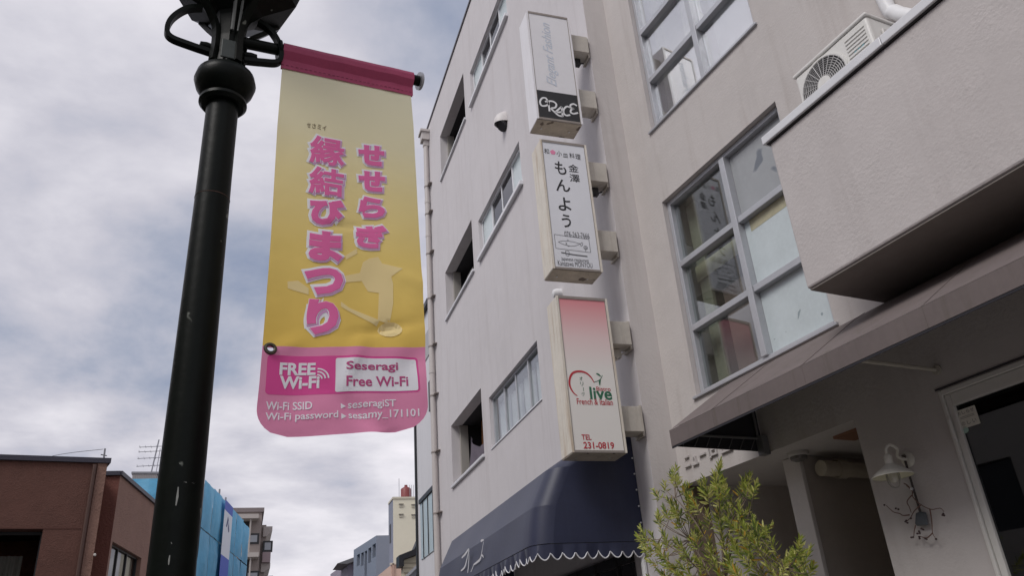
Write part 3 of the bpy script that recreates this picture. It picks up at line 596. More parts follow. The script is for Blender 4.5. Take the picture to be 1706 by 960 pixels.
# ================================================================== navy awning
def navy_awning():
    y0, y1 = 5.97, 9.42
    A = thing('navy_awning', (2.5, 7.8, 2.4), 'navy blue canvas awning with white scalloped edge under the signs', 'awning')
    prof = [(2.997, 3.54), (2.62, 3.29), (2.27, 3.07), (2.195, 2.92), (2.12, 2.77), (2.09, 2.62), (2.07, 2.48)]
    xin = D-.003; r = .16; rows = []; ny = 24
    for i in range(ny+1):
        y = y1+(y0+r-y1)*i/ny; sag = .012*math.sin(i*math.pi/8)**2
        rows.append([Vector((x+sag*(k in (1, 3, 5)), y, z-sag*.6*(k == 1))) for k, (x, z) in enumerate(prof)])
    for j in range(1, 7):
        q = rad(90*j/6)
        rows.append([Vector((min(xin, x+(1-math.cos(q))*r*(k > 0)), y0+r-math.sin(q)*r, z)) for k, (x, z) in enumerate(prof)])
    n = len(prof)
    mb = MB()                                                    # three facets with crisp folds between them
    for k0 in (0, 2, 4): mb.add([row[k0+k] for row in rows for k in range(3)], [(i*3+k, i*3+3+k, i*3+4+k, i*3+1+k) for i in range(len(rows)-1) for k in (0, 1)])
    mb.build('canopy', m_navy, A, smooth=True, ang=60)
    # end panel facing the camera, between the swept edge and the wall
    last = rows[-1]; m = 10
    def cq(k, i):
        a = last[k]; return a.lerp(Vector((xin, y0, a.z)), i/m)+Vector((0, -.012*math.sin(math.pi*i/m)*math.sin(math.pi*k/(n-1)), 0))
    mb = MB(); mb.add([cq(k, i) for k in range(n) for i in range(m+1)], [(k*(m+1)+i, (k+1)*(m+1)+i, (k+1)*(m+1)+i+1, k*(m+1)+i+1) for k in range(n-1) for i in range(m)])
    mb.build('end_panel', m_navy, A, smooth=True)
    mb = MB(); mb.prism([(D-.003, y1, 2.48)]+[tuple(p) for p in rows[0][1:]][::-1]+[(D-.003, y1, 3.51)], (0, .004, 0)); mb.build('end_panel', m_navy, A)
    # valance running round the corner, scalloped, with white cord
    path = [Vector((2.985, y0-.003, 0)), Vector((2.07+r, y0-.003, 0))]+[Vector((2.07+r-r*math.sin(rad(15*q)), y0+r-r*math.cos(rad(15*q)), 0)) for q in range(1, 7)]+[Vector((2.068, y1, 0))]
    pts = []; st = .0095
    for a, b in zip(path, path[1:]):
        k = max(1, int((b-a).length/st))
        pts += [a.lerp(b, i/k) for i in range(k)]
    mb = MB(); vs = []; cord = []; dist = 0
    for i, p in enumerate(pts):
        if i: dist += (p-pts[i-1]).length
        c = abs(math.sin(math.pi*dist/.098)); zz = 2.362+.058*(1-c**.7); d = (pts[min(i+1, len(pts)-1)]-pts[max(0, i-1)]).normalized(); wv = d.cross(ZV)*(.010*math.sin(dist*19)+.006*math.sin(dist*47))
        vs += [p+ZV*2.474, p+wv*.5+ZV*(2.474+zz)/2, p+wv+ZV*zz]; cord.append(p+wv+ZV*(zz-.002))
    mb.add(vs, [(3*i+k, 3*i+3+k, 3*i+4+k, 3*i+1+k) for i in range(len(pts)-1) for k in (0, 1)])
    v = mb.build('valance', m_navy, A, smooth=True); MB().tube(cord, .0048, 6).build('scallop_trim', m_cord, v, smooth=True)
    mb = MB(); mb.tube([Vector((2.995, y0+.01, 2.475)), Vector((2.21, y0+.01, 2.475)), Vector((2.085, y0+.14, 2.475)), Vector((2.085, y1-.01, 2.475))], .010, 6); mb.build('frame_rail', m_black, A)
    mb = MB()
    for k in range(5):
        z = 2.62+.13*k; mb.lathe([(0, .0), (.008, .0), (.006, .006), (0, .008)], (2.983, y0-.004, z), 8, axis=(0, -1, 0))
    mb.build('rivet', m_cord, A)
    # brushed lettering on the street-facing side
    sh = Sheet(Vector((2.092, 0, 2.625)), Vector((0, -1, 0)), Vector((-.09, 0, .996)).normalized(), Vector((-1, 0, -.09)).normalized())
    mb = MB(); g = lambda x, y: (690+x/5.333, 780+y/5.333)
    w = lambda t: .016*(.55+.75*math.sin(math.pi*min(1, t*1.1+.1)))
    for st in ([(438, 800), (470, 765), (500, 722), (505, 745)], [(430, 915), (462, 885), (480, 830), (495, 760), (500, 725)], [(500, 725), (502, 800), (497, 880), (492, 940), (505, 955), (530, 900), (545, 860)], [(545, 860), (575, 838), (600, 815), (612, 780), (622, 720), (633, 655)], [(608, 652), (622, 643), (636, 640)], [(612, 770), (628, 785), (634, 800)]):
        sh.strokepx(mb, [g(*q) for q in st], w, .018)
    mb.build('brushed_lettering', m_cord, A)
    # dark shop front under the awning
    mb = MB()
    for k in range(7): mb.tube([(D-.02, 6.5+.45*k, 0.02), (D-.02, 6.5+.45*k, 2.44)], .018, 6)
    mb.box((D-.03, 6.2, 2.36), (D-.004, 9.5, 2.44)); 
    o = mb.build('shopfront_frame', m_black, A)
    mb = MB(); mb.box((D-.012, 6.2, .02), (D-.002, 9.5, 2.355)); mb.build('shopfront_glass', mat('dark_shop_glass', (.03, .03, .035), .08), A)
    mb = MB(); mb.tube([(2.975, y0+.03, .01), (2.975, y0+.03, 2.46)], .022, 8); mb.build('post', m_white, A, smooth=True)
navy_awning()

# ================================================================== three hanging sign boxes
def sign(z0, z1, label, m_side, m_face, brz, cable):
    x0, x1, yf, yb = 2.308, 2.762, 5.60, 5.835
    S = thing('sign_box', (x0+.2, 5.7, z0), label, 'sign', 'sign boxes hanging from the pale building')
    mb = MB(); mb.box((x0, yf+.004, z0), (x1, yb, z1)); bx = mb.build('casing', m_side, S, bevel=.004)
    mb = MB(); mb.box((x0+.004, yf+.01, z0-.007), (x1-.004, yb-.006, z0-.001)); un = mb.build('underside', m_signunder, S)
    mb = MB()
    for x in (x0+.08, x1-.09): mb.lathe([(0, 0), (.009, 0), (.009, .006), (0, .006)], (x, yf+.13, z0-.0135), 10)
    mb.build('drain_hole', mat('screw_zinc', (.6, .6, .58), .4, .5), un)
    t = .016; 
    for xa, xb in ((x0-.003, x0+t), (x1-t, x1+.003)): MB().box((xa, yf-.004, z0-.002), (xb, yf+.0035, z1+.002)).build('side_trim', m_side, S)
    MB().box((x0+t, yf-.005, z1-.022), (x1-t, yf+.0035, z1+.003)).build('end_trim', m_signtrim, S); MB().box((x0+t, yf-.005, z0-.003), (x1-t, yf+.0035, z0+.016)).build('end_trim', m_signtrim, S)
    mb = MB(); mb.box((x0+t, yf, z0+.016), (x1-t, yf+.0034, z1-.022)); fc = mb.build('face_panel', m_face, S)
    for xa in (x0+t, x1-t-.006): MB().box((xa, yf-.003, z0+.017), (xa+.006, yf-.0002, z1-.023)).build('bead', m_signtrim, S)
    for z in brz:
        mb = MB(); mb.box((x1+.001, yf+.06, z-.105), (D-.026, yf+.225, z+.105)); b = mb.build('bracket', m_brk, S, bevel=.004)
        mb = MB(); mb.box((D-.024, yf+.09+.01, z-.13), (D-.002, yf+.25, z+.13)); mb.build('wall_plate', m_brk, b, bevel=.003)
    if cable:
        z = brz[0]-.155
        mb = MB(); mb.box((x1+.09, yf+.16, z-.03), (x1+.15, yf+.21, z+.045)); mb.tube(smooth_path([(x1+.005, yf+.17, z+.06), (x1+.05, yf+.16, z-.02), (x1+.09, yf+.15, z-.06), (x1+.12, yf+.17, z-.02), (x1+.2, yf+.2, z+.03)]), .008, 6); mb.build('cable_box', m_black if cable == 1 else m_brk, S)
    sh = Sheet(Vector((0, yf-.0008, 0)), XU, ZV, Vector((0, -1, 0)))
    return S, sh, fc, (x0, x1)
# top sign
mf1 = mat('panel_white', (.80, .79, .81), .35, var=(2, .05))
S1, sh, fc, _ = sign(6.245, 7.585, 'top hanging sign box, white with GRACE on a black panel', m_signsidew, mf1, (7.33, 6.62), 1)
mb = MB(); sh.poly(mb, [(2.326, 6.264), (2.744, 6.264), (2.744, 6.585), (2.326, 6.585)], .0006, 1); mb.build('black_panel', m_ink, S1)
mb = MB(); g = lambda x, y: (854+77+(x-308)*.235, 1+178+(y-712)*.245)
for st in ([(228, 668), (215, 648), (190, 648), (174, 672), (185, 698), (212, 700), (232, 690), (238, 672)], [(232, 675), (238, 705), (242, 738)], [(210, 672), (240, 668), (270, 672), (290, 690), (282, 712), (255, 715)], [(250, 716), (275, 740), (305, 765), (335, 772)], [(335, 774), (332, 740), (328, 706)], [(328, 706), (305, 725), (285, 742)], [(285, 744), (310, 744), (332, 742)], [(388, 712), (365, 705), (344, 722), (342, 748), (360, 766), (388, 762)], [(436, 700), (412, 688), (390, 696), (394, 714), (416, 720)], [(416, 720), (396, 726), (392, 744), (412, 754), (444, 748)]):
    sh.strokepx(mb, [g(*q) for q in st], .0185, .0015)
mb.build('lettering', m_white, S1)
mb = MB(); sh.text(mb, 'Elegant Fashion', (2.445, 2.575, 6.66, 7.47), .0008, fat=.006, thick=.0004, shear=.45, vertical='up')
mb.build('lettering', mat('pale_blue_ink', (.60, .65, .73), .5), S1)
# middle sign
S2, sh, fc, _ = sign(4.665, 6.0, 'middle hanging sign box, white with black brush lettering and a fish drawing', m_signside, mat('panel_cool_white', (.78, .79, .83), .3, var=(1.5, .05)), (5.76, 5.02), 1)
def tpx(sh, S, m, ch, l, r, t, b, h=.0008, fat=0, thick=.0005, shear=0):
    mb = MB(); sh.text(mb, ch, sh.boxpx(l, r, t, b), h, fat, thick, shear); mb.build('lettering', m, S)
for ch, l, r, t, b in (('も', 924.5, 943, 269, 290.5), ('ん', 926, 949.5, 299, 319), ('よ', 930, 951, 329, 351), ('う', 936, 951, 357.5, 379)): tpx(sh, S2, m_ink, ch, l, r, t, b, fat=.012)
for ch, l, r, t, b in (('金', 947, 963.5, 274, 286.5), ('澤', 949, 965.5, 290.5, 303.5)): tpx(sh, S2, m_ink, ch, l, r, t, b, fat=.004)
for ch, l, r, t, b in (('和', 906.5, 914.5, 247.5, 256), ('小', 927, 936, 251.5, 260.5), ('皿', 938, 946, 256, 262), ('料', 948.5, 957, 255, 263.5), ('理', 958.5, 967, 257, 265.5)): tpx(sh, S2, m_ink, ch, l, r, t, b)
m_ink2 = mat('thin_ink', (.10, .10, .11), .5)
tpx(sh, S2, m_ink2, '076-263-7666', 940.5, 981.5, 387, 396); tpx(sh, S2, m_ink2, 'japanese restaurant', 935.5, 980.5, 430, 437.5); tpx(sh, S2, m_ink2, 'Kanazawa MONYOU', 929.5, 986.5, 436, 444.5)
mb = MB()
g = lambda x, y: (900+x/7.38, 340+y/7.38)
fr = [(172, 372), (597, 435), (620, 597), (192, 543), (172, 372)]
for i in range(4): sh.strokepx(mb, [g(*fr[i]), g(*fr[i+1])], .0035, .0008, 0)
for st, w in (([(222, 465), (270, 455), (340, 455), (420, 468), (490, 488), (515, 472), (522, 500), (500, 515), (488, 492), (440, 512), (370, 517), (300, 500), (250, 480), (222, 465)], .0035), ([(330, 452), (340, 438), (350, 455)], .003), ([(310, 475), (325, 480), (315, 495), (330, 498)], .0035), ([(335, 505), (350, 522), (355, 508)], .004), ([(535, 530), (550, 515), (575, 525), (580, 548), (560, 560), (540, 548), (535, 530)], .004), ([(545, 540), (560, 530), (572, 545), (552, 550)], .004), ([(558, 560), (556, 590)], .003), ([(258, 595), (400, 622), (580, 645)], .011), ([(310, 575), (350, 580), (352, 635), (318, 628), (310, 575)], .004)):
    sh.strokepx(mb, [g(*q) for q in st], w, .0008)
mb.build('fish_drawing', m_ink2, S2, kind='stuff')
a, b = sh.ab((921, 253.5)); mb = MB()
for k in range(5): q = k*math.pi*.4+.3; sh.poly(mb, [(a+.012*math.cos(q)+.015*math.cos(j*.785), b+.012*math.sin(q)+.015*math.sin(j*.785)) for j in range(8)], .0006+.00012*k)
mb.build('blossom_mark', mat('blossom_pink', (.80, .25, .42), .5), S2)
# bottom sign
def grad_face():
    m = mat('panel_pink_fade', (.78, .75, .73), .3); t = m.node_tree; b = t.nodes['Principled BSDF']
    tc = N(t, 'ShaderNodeTexCoord'); sp = N(t, 'ShaderNodeSeparateXYZ'); t.links.new(tc.outputs['Object'], sp.inputs[0])
    mr = N(t, 'ShaderNodeMapRange'); mr.inputs[1].default_value = 3.75; mr.inputs[2].default_value = 4.40; t.links.new(sp.outputs['Z'], mr.inputs[0])
    cr = N(t, 'ShaderNodeValToRGB'); e = cr.color_ramp.elements; e[0].color = (.82, .79, .75, 1); e[1].color = (.74, .25, .28, 1); k = e.new(.45); k.color = (.80, .61, .60, 1)
    t.links.new(mr.outputs[0], cr.inputs[0]); t.links.new(cr.outputs[0], b.inputs['Base Color']); return m
S3, sh, fc, _ = sign(3.085, 4.405, 'bottom hanging sign box, pink fading to cream, bistro lettering with red heart', m_signside, grad_face(), (4.13, 3.38), 2)
m_red = mat('sign_red', (.50, .035, .05), .5); m_grn = mat('sign_green', (.03, .15, .08), .5)
g = lambda x, y: (930+x/5.65, 600+y/5.65)
mb = MB(); sh.strokepx(mb, [g(*q) for q in ((180, 340), (140, 305), (108, 240), (110, 170), (140, 122), (195, 108), (255, 120), (305, 160), (338, 215))], lambda t: .005+.013*math.sin(math.pi*min(1, t))**.8, .0008)
mb.build('heart_mark', m_red, S3)
for tx, l, r, t, b, f in (('Bistro', 993.5, 1017, 645, 652, .004), ('French & Italian', 961, 1020.5, 665, 675, .008), ('TEL', 969, 985, 724.5, 733.5, .02), ('231-0819', 972, 1023, 737, 748.5, .022)): tpx(sh, S3, m_red, tx, l, r, t, b, fat=f)
tpx(sh, S3, m_grn, 'live', 982.5, 1019, 645.5, 666.5, fat=.022)
for k, ch in enumerate('オリ|ヴ'):
    if ch == '|': mb = MB(); sh.strokepx(mb, [(970+k*.9, 646), (970.5+k*.9, 652)], .004, .0008); mb.build('lettering', m_grn, S3)
    else: tpx(sh, S3, m_grn, ch, 965.5+k*1.2, 970.5+k*1.2, 628+k*8.6, 634.5+k*8.6)
mb = MB()
sh.strokepx(mb, [g(*q) for q in ((338, 208), (370, 200), (398, 180), (415, 145))], .005, .0008)
sh.strokepx(mb, [g(*q) for q in ((355, 128), (378, 138), (402, 158))], lambda t: .003+.012*math.sin(math.pi*t), .0009); sh.strokepx(mb, [g(*q) for q in ((398, 182), (390, 210), (391, 240))], lambda t: .003+.012*math.sin(math.pi*t), .0009)
mb.build('olive_sprig', m_grn, S3)
# white cap on the wall just above the bottom sign
q = onx((934, 490), D); MB().lathe([(.055, 0), (.055, .05), (.04, .085), (0, .095)], (D+.001, q.y, q.z), 16, axis=(-1, 0, 0)).build('wall_cap', m_white, MAINB, smooth=True)

# ================================================================== lamp post with banner
LX, LY = -.0768*2.9, 2.9
LA = Vector((LX, LY, 0))
BU = -NR                                  # banner arm runs across the pavement, square to the right-hand wall
BN = T                                    # banner faces the camera
def lamp():
    P = thing('street_lamp', (LX, LY, 0), 'dark green cast iron street lamp carrying the festival banner', 'street lamp')
    z = lambda px: ony(px, LY).z
    zc = 3.815; rt = .064
    MB().lathe([(.17, .0), (.17, .25), (.13, .32), (.11, .6), (.095, .75), (.085, .95), (.0735, 1.75), (.0735, 2.3), (rt+.001, 3.45), (rt, zc+.05)], LA, 36).build('shaft', m_pole, P, smooth=True)
    MB().lathe([(rt, zc-.012), (rt+.020, zc-.012), (rt+.033, zc+.004), (rt+.032, zc+.018), (rt+.010, zc+.032), (rt+.006, zc+.05)], LA, 32).build('lower_ring', m_pole, P, smooth=True)
    zb = zc+.052
    MB().lathe([(rt+.004, zb-.02), (rt+.028, zb-.004), (rt+.052, zb+.03), (rt+.062, zb+.065), (rt+.054, zb+.10), (rt+.02, zb+.128), (rt-.003, zb+.135), (rt-.003, zb+.15)], LA, 32).build('capital', m_pole, P, smooth=True)
    zn = zb+.14
    MB().lathe([(.066, zn), (.060, zn+.06), (.060, zn+.16), (.07, zn+.27), (.10, zn+.36), (.14, zn+.42)], LA, 8).build('neck', m_pole, P)
    def ribbon(mb, path, wdir, wn, th):
        vs = []
        for i, p in enumerate(path):
            d = path[min(i+1, len(path)-1)]-path[max(i-1, 0)]; nn = d.cross(wdir).normalized()*th; ww = wdir*wn
            vs += [p-ww-nn, p+ww-nn, p+ww+nn, p-ww+nn]
        m = len(path); mb.add(vs, [(4*i+k, 4*i+(k+1) % 4, 4*i+4+(k+1) % 4, 4*i+4+k) for i in range(m-1) for k in range(4)]+[(0, 3, 2, 1), (4*m-4, 4*m-3, 4*m-2, 4*m-1)])
    # four ribs flaring up to the lantern
    for k in range(4):
        q = rad(45+90*k)-TA; d = Vector((math.cos(q), math.sin(q), 0)); w = Vector((-d.y, d.x, 0))
        path = smooth_path([LA+d*.072+ZV*(zn+.01), LA+d*.068+ZV*(zn+.13), LA+d*.085+ZV*(zn+.22), LA+d*.17+ZV*(zn+.33), LA+d*.24+ZV*(zn+.42)], 5)
        mb = MB(); ribbon(mb, path, w, .015, .011)
        mb.build('rib', m_pole, P)
    # scroll brackets left and right, in the plane of the banner arm
    Z = lambda dx, zz: LA+BU*dx+ZV*zz
    for sgn in (-1, 1):
        k = 1 if sgn < 0 else .87
        path = smooth_path([Z(sgn*.13*k, zn+.315), Z(sgn*.19*k, zn+.285), Z(sgn*.24*k, zn+.215), Z(sgn*.255*k, zn+.145), Z(sgn*.235*k, zn+.105), Z(sgn*.16*k, zn+.088), Z(sgn*.066, zn+.075)], 6)
        mb = MB(); ribbon(mb, path, BN, .017, .010); mb.build('scroll_bracket', m_pole, P, smooth=True)
        mb = MB(); mb.lathe([(.0, -.03), (.017, -.026), (.02, 0), (.017, .026), (0, .03)], Z(sgn*.092, zn+.105), 12, axis=BU); mb.tube([Z(sgn*.06, zn+.065), Z(sgn*.1, zn+.095)], .012, 8); mb.build('clamp_bolt', m_pole, P, smooth=True)
    # lantern
    zl = zn+.36
    MB().lathe([(.08, zl-.07), (.13, zl-.02), (.27, zl+.07), (.285, zl+.12), (.27, zl+.14), (.10, zl+.14)], LA, 8).build('lantern_base', m_pole, P)
    lm = glass('lantern_glass', (.55, .55, .5), .12)
    for k in range(8):
        q0, q1 = rad(45*k), rad(45*(k+1)); mb = MB(); r0, r1 = .27, .34
        a = LA+Vector((math.cos(q0), math.sin(q0), 0))*r0+ZV*(zl+.18); b = LA+Vector((math.cos(q1), math.sin(q1), 0))*r0+ZV*(zl+.18)
        c = LA+Vector((math.cos(q1), math.sin(q1), 0))*r1+ZV*(zl+.72); d = LA+Vector((math.cos(q0), math.sin(q0), 0))*r1+ZV*(zl+.72)
        mb.quad(a, b, c, d); mb.build('lantern_pane', lm, P)
        MB().tube([a, d], .013, 6).build('lantern_bar', m_pole, P)
    MB().lathe([(.36, zl+.72), (.38, zl+.75), (.30, zl+.88), (.12, zl+1.0), (.05, zl+1.08), (.03, zl+1.2), (0, zl+1.24)], LA, 8).build('lantern_roof', m_pole, P)
    # cable clips and lamp holder seen up inside
    mb = MB(); mb.tube([LA+BN*.07+ZV*(zn+.17), LA+BN*.10+ZV*(zn+.34)], .008, 6); mb.tube([LA+BN*.07+BU*.025+ZV*(zn+.17), LA+BN*.10+BU*.03+ZV*(zn+.34)], .006, 6); mb.build('cable', mat('cable_grey', (.16, .17, .16), .5), P)
    mb = MB(); c = LA+BN*.074; mb.box((-.036, -.004, zn+.015), (.036, .004, zn+.115), lambda v: LA+BU*v.x+BN*(.062+v.y)+ZV*v.z); mb.build('cover_plate', mat('plate_green', (.035, .045, .04), .5, var=(20, .3)), P, bevel=.004)
    # chipped paint and a rusty joint line on the shaft
    def onshaft(px, r):
        d = ray(px); a = d.x*d.x+d.y*d.y; b = -2*(d.x*LX+d.y*LY); c = LX*LX+LY*LY-r*r; k = (-b-math.sqrt(max(0, b*b-4*a*c)))/(2*a); return C+d*k
    m_chip = mat('bare_chip', (.30, .31, .29), .7, var=(60, .3)); rc = random.Random(5)
    for pts, w in ((((297, 812), (295.5, 828), (293, 843)), 3.2), (((306, 804), (309, 803.5), (311, 805)), 3), (((320, 805), (324, 806)), 3), (((285, 904), (286, 907)), 2.5), (((283, 926), (282, 934), (281, 942)), 3.4), (((299, 772), (300, 774)), 2.5), (((357, 295), (359, 295)), 2)):
        mb = MB(); vs = []
        for i, p in enumerate(pts):
            for sg in (-1, 1): vs.append(onshaft((p[0]+sg*w/2*rc.uniform(.6, 1.3)*(.5 if i in (0, len(pts)-1) else 1), p[1]), .0752 if p[1] > 500 else .0665))
        mb.add(vs, [(2*i, 2*i+1, 2*i+3, 2*i+2) for i in range(len(pts)-1)]); mb.build('paint_chip', m_chip, P)
    zj = onshaft((357, 318), .066).z; MB().lathe([(.0655, zj-.002), (.0672, zj), (.0655, zj+.002)], LA, 32).build('joint_line', mat('rust_line', (.10, .05, .035), .8), P, smooth=True)
    return P, zn
LP, ZN = lamp()
def banner():
    # the cloth hangs a little skewed on its arm, its foot blown towards the pavement
    dr = lambda az, el: Vector((math.sin(rad(az))*math.cos(rad(el)), math.cos(rad(az))*math.cos(rad(el)), math.sin(rad(el))))
    U, V = dr(77.5, 6.3), dr(.9, 83.2); NV = V.cross(U).normalized() if V.cross(U).y < 0 else U.cross(V).normalized()
    r0 = ray((470, 84)); uh = Vector((U.x, U.y))
    k_ = (LX*uh.y-LY*uh.x)/(r0.x*uh.y-r0.y*uh.x); O = C+r0*k_
    flat = Sheet(O, U, V, NV)
    aL, zL = flat.ab((470, 84)); aR, zR = flat.ab((690, 133))
    # arm of the lamp
    arm = MB(); e0 = flat.P(.06, zL+(zL-zR)*(aL-.06)/(aR-aL)*0+.0); e1 = flat.P(aR+.03, zR)
    e0 = Vector((LX, LY, flat.P(0, 0).z-.23*.09))+(flat.P(0, 0)-Vector((LX, LY, flat.P(0, 0).z))).normalized()*.055
    ar = arm.tube([e0, flat.P(aL, zL), e1], .026, 16).build('banner_arm', m_pole, LP, smooth=True)
    dd = (e1-e0).normalized(); MB().lathe([(0, -.006), (.045, -.006), (.045, .006), (0, .008)], e1, 20, axis=dd).build('arm_end_disc', mat('zinc', (.42, .43, .46), .4, .5), ar, smooth=True)
    MB().lathe([(.026, -.008), (.046, -.008), (.046, .004), (.026, .004)], flat.P(aL-.012, zL), 20, axis=dd).build('arm_collar', m_pole, ar, smooth=True)
    B = thing('banner', flat.P((aL+aR)/2, zL), 'yellow and pink festival banner hanging from the street lamp arm', 'banner')
    def rip(a, b):
        # a across, b = height; creases grow towards the free bottom edge
        t = max(0, min(1, (zL-.12-b)/1.7)); x = (a-aL)/(aR-aL)
        w = .010*t*math.sin(5.2*x+1.1+2.5*t)+.006*t*math.sin(11*x-4*t)+.004*t*mnoise.noise(Vector((a*9, b*7, 3.1)))
        def crease(px, rx, ry, amp, ang):
            ca, cb = px; u = (a-ca)*math.cos(ang)+(b-cb)*math.sin(ang); v = -(a-ca)*math.sin(ang)+(b-cb)*math.cos(ang)
            return amp*math.exp(-(u/rx)**2-(v/ry)**2)
        for c in CR: w += crease(*c)
        return w
    CR = [(flat.ab((608, 698)), .16, .035, -.020, rad(-42)), (flat.ab((625, 720)), .05, .07, .018, rad(20)), (flat.ab((640, 548)), .13, .02, -.012, rad(12)), (flat.ab((690, 600)), .05, .06, -.012, 0), (flat.ab((590, 600)), .03, .12, .008, rad(-20)), (flat.ab((575, 375)), .1, .015, -.006, rad(5)), (flat.ab((480, 575)), .06, .03, .008, rad(30)), (flat.ab((690, 470)), .10, .03, .006, rad(-25)), (flat.ab((520, 690)), .12, .06, .010, rad(35))]
    sh = Sheet(O, U, V, NV, rip)
    # outline: left and right edges traced, rounded lower corners
    left = [flat.ab(p) for p in ((470, 112), (462, 210), (451, 400), (440, 545), (432, 640), (428, 680))]
    right = [flat.ab(p) for p in ((684, 152), (689, 210), (698, 400), (706, 545), (709, 640), (711, 675))]
    def edge(tab, b):
        tab = sorted(tab, key=lambda q: -q[1])
        if b >= tab[0][1]: return tab[0][0]
        for i in range(len(tab)-1):
            if tab[i][1] >= b >= tab[i+1][1]:
                t = (tab[i][1]-b)/(tab[i][1]-tab[i+1][1]); return tab[i][0]+(tab[i+1][0]-tab[i][0])*t
        return tab[-1][0]
    zbot = flat.ab((570, 724))[1]; zt0 = left[0][1]; zt1 = right[0][1]; rc = .105
    zsp0 = flat.ab((440, 576))[1]; zsp1 = flat.ab((704, 580))[1]
    zw = lambda b: flat.P((aL+aR)/2, b).z
    nu, nv = 40, 110; vs = []; fs = []; cols = []
    for j in range(nv+1):
        for i in range(nu+1):
            u = i/nu; top = zt0+(zt1-zt0)*u; b = top+(zbot-top)*j/nv
            l, r = edge(left, b), edge(right, b); dz = b-zbot
            ins = rc-math.sqrt(max(0, rc*rc-(rc-dz)**2)) if dz < rc else 0
            l += ins*1.05; r -= ins*1.25
            a = l+(r-l)*u; vs.append(sh.P(a, b)); cols.append((u, b))
    for j in range(nv):
        for i in range(nu): fs.append((j*(nu+1)+i, j*(nu+1)+i+1, (j+1)*(nu+1)+i+1, (j+1)*(nu+1)+i))
    # printed ground: cream fading to yellow, pink foot
    m = bpy.data.materials.new('banner_print'); m.use_nodes = True; t = m.node_tree; L = t.links.new; bs = t.nodes['Principled BSDF']; bs.inputs['Roughness'].default_value = .55; bs.inputs['Specular IOR Level'].default_value = .3
    tc = N(t, 'ShaderNodeTexCoord'); sp = N(t, 'ShaderNodeSeparateXYZ'); L(tc.outputs['Object'], sp.inputs[0])
    mr = N(t, 'ShaderNodeMapRange'); mr.inputs[1].default_value = zw(zsp0); mr.inputs[2].default_value = zw(zt0); L(sp.outputs['Z'], mr.inputs[0])
    cr = N(t, 'ShaderNodeValToRGB'); e = cr.color_ramp.elements; e[0].color = (.88, .60, .12, 1); e[1].color = (.90, .86, .62, 1)
    for p_, c_ in ((.3, (.90, .68, .20, 1)), (.55, (.90, .76, .36, 1)), (.75, (.90, .83, .54, 1))): k = e.new(p_); k.color = c_
    L(mr.outputs[0], cr.inputs[0])
    at = N(t, 'ShaderNodeAttribute', attribute_name='print_v'); gt = N(t, 'ShaderNodeMath', operation='LESS_THAN'); gt.inputs[1].default_value = 0; L(at.outputs['Fac'], gt.inputs[0])
    mx = N(t, 'ShaderNodeMix', data_type='RGBA'); L(gt.outputs[0], mx.inputs[0]); L(cr.outputs[0], mx.inputs[6]); mx.inputs[7].default_value = (.84, .30, .49, 1); L(mx.outputs[2], bs.inputs['Base Color'])
    nz = N(t, 'ShaderNodeTexNoise'); nz.inputs['Scale'].default_value = 14; nz.inputs['Detail'].default_value = 6; bp = N(t, 'ShaderNodeBump'); bp.inputs['Strength'].default_value = .25; bp.inputs['Distance'].default_value = .01
    L(tc.outputs['Object'], nz.inputs['Vector']); L(nz.outputs['Fac'], bp.inputs['Height']); L(bp.outputs[0], bs.inputs['Normal'])
    tr = N(t, 'ShaderNodeBsdfTranslucent'); L(mx.outputs[2], tr.inputs[0]); ms = N(t, 'ShaderNodeMixShader'); ms.inputs[0].default_value = .24; L(bs.outputs[0], ms.inputs[1]); L(tr.outputs[0], ms.inputs[2]); L(ms.outputs[0], t.nodes['Material Output'].inputs[0])
    ga, gb = flat.ab((450.5, 581)); gc = sh.P(ga, gb, .002)
    fs = [f for f in fs if (sum((vs[i] for i in f), Vector())/4-gc).length > .0125]          # eyelet goes right through the cloth
    MBo = MB(); MBo.add(vs, fs); cl = MBo.build('cloth', m, B, smooth=True)
    pa = cl.data.attributes.new('print_v', 'FLOAT', 'POINT')
    for i, (u, b) in enumerate(cols): pa.data[i].value = b-(zsp0+(zsp1-zsp0)*u)
    # pink sleeve sewn round the arm
    mb = MB(); ns = 30
    prof = [(.004, -.118), (.006, -.060), (.030, -.028), (.034, 0), (.026, .024), (0, .034), (-.024, .026), (-.034, 0), (-.030, -.026), (-.008, -.060), (-.005, -.118)]
    pts = []
    for i in range(ns+1):
        u = i/ns; a = aL+(aR-.012-aL)*u; zc = zL+(zR-zL)*u; w = .0015*math.sin(u*17)+.001*math.sin(u*31+1)
        drop = 1+.25*u*0
        pts.append([flat.P(a, zc+q*(1.0 if q > -.05 else (1.0)), n_+(w if q < -.02 else w*.3)) for n_, q in prof])
    for i in range(ns):
        for k in range(len(prof)-1): mb.quad(pts[i][k], pts[i+1][k], pts[i+1][k+1], pts[i][k+1])
    slv = mb.build('sleeve', mat('magenta_cloth', (.46, .06, .15), .6, var=(9, .15), bump=(40, .15, .004), trans=.12), B, smooth=True)
    mb = MB(); 
    for i in range(ns): 
        u0, u1 = i/ns, (i+.55)/ns
        mb.tube([flat.P(aL+(aR-.012-aL)*q, zL+(zR-zL)*q-.098, .0075) for q in (u0, u1)], .0012, 4)
    mb.build('stitching', mat('dark_thread', (.12, .01, .04), .7), slv)
    # grommet
    MB().lathe([(.0115, -.004), (.012, .004), (.016, .006), (.022, .004), (.0245, -.001)], gc, 20, axis=NV).build('grommet', mat('brass_dark', (.09, .08, .06), .35, .8), B, smooth=True)
    # printed figures: fat outlined characters
    m_pk = mat('print_pink', (.82, .15, .40), .55, trans=.12); m_mv = mat('print_mauve', (.66, .34, .60), .55, trans=.1); m_wt = mat('print_white', (.86, .87, .91), .55, trans=.12)
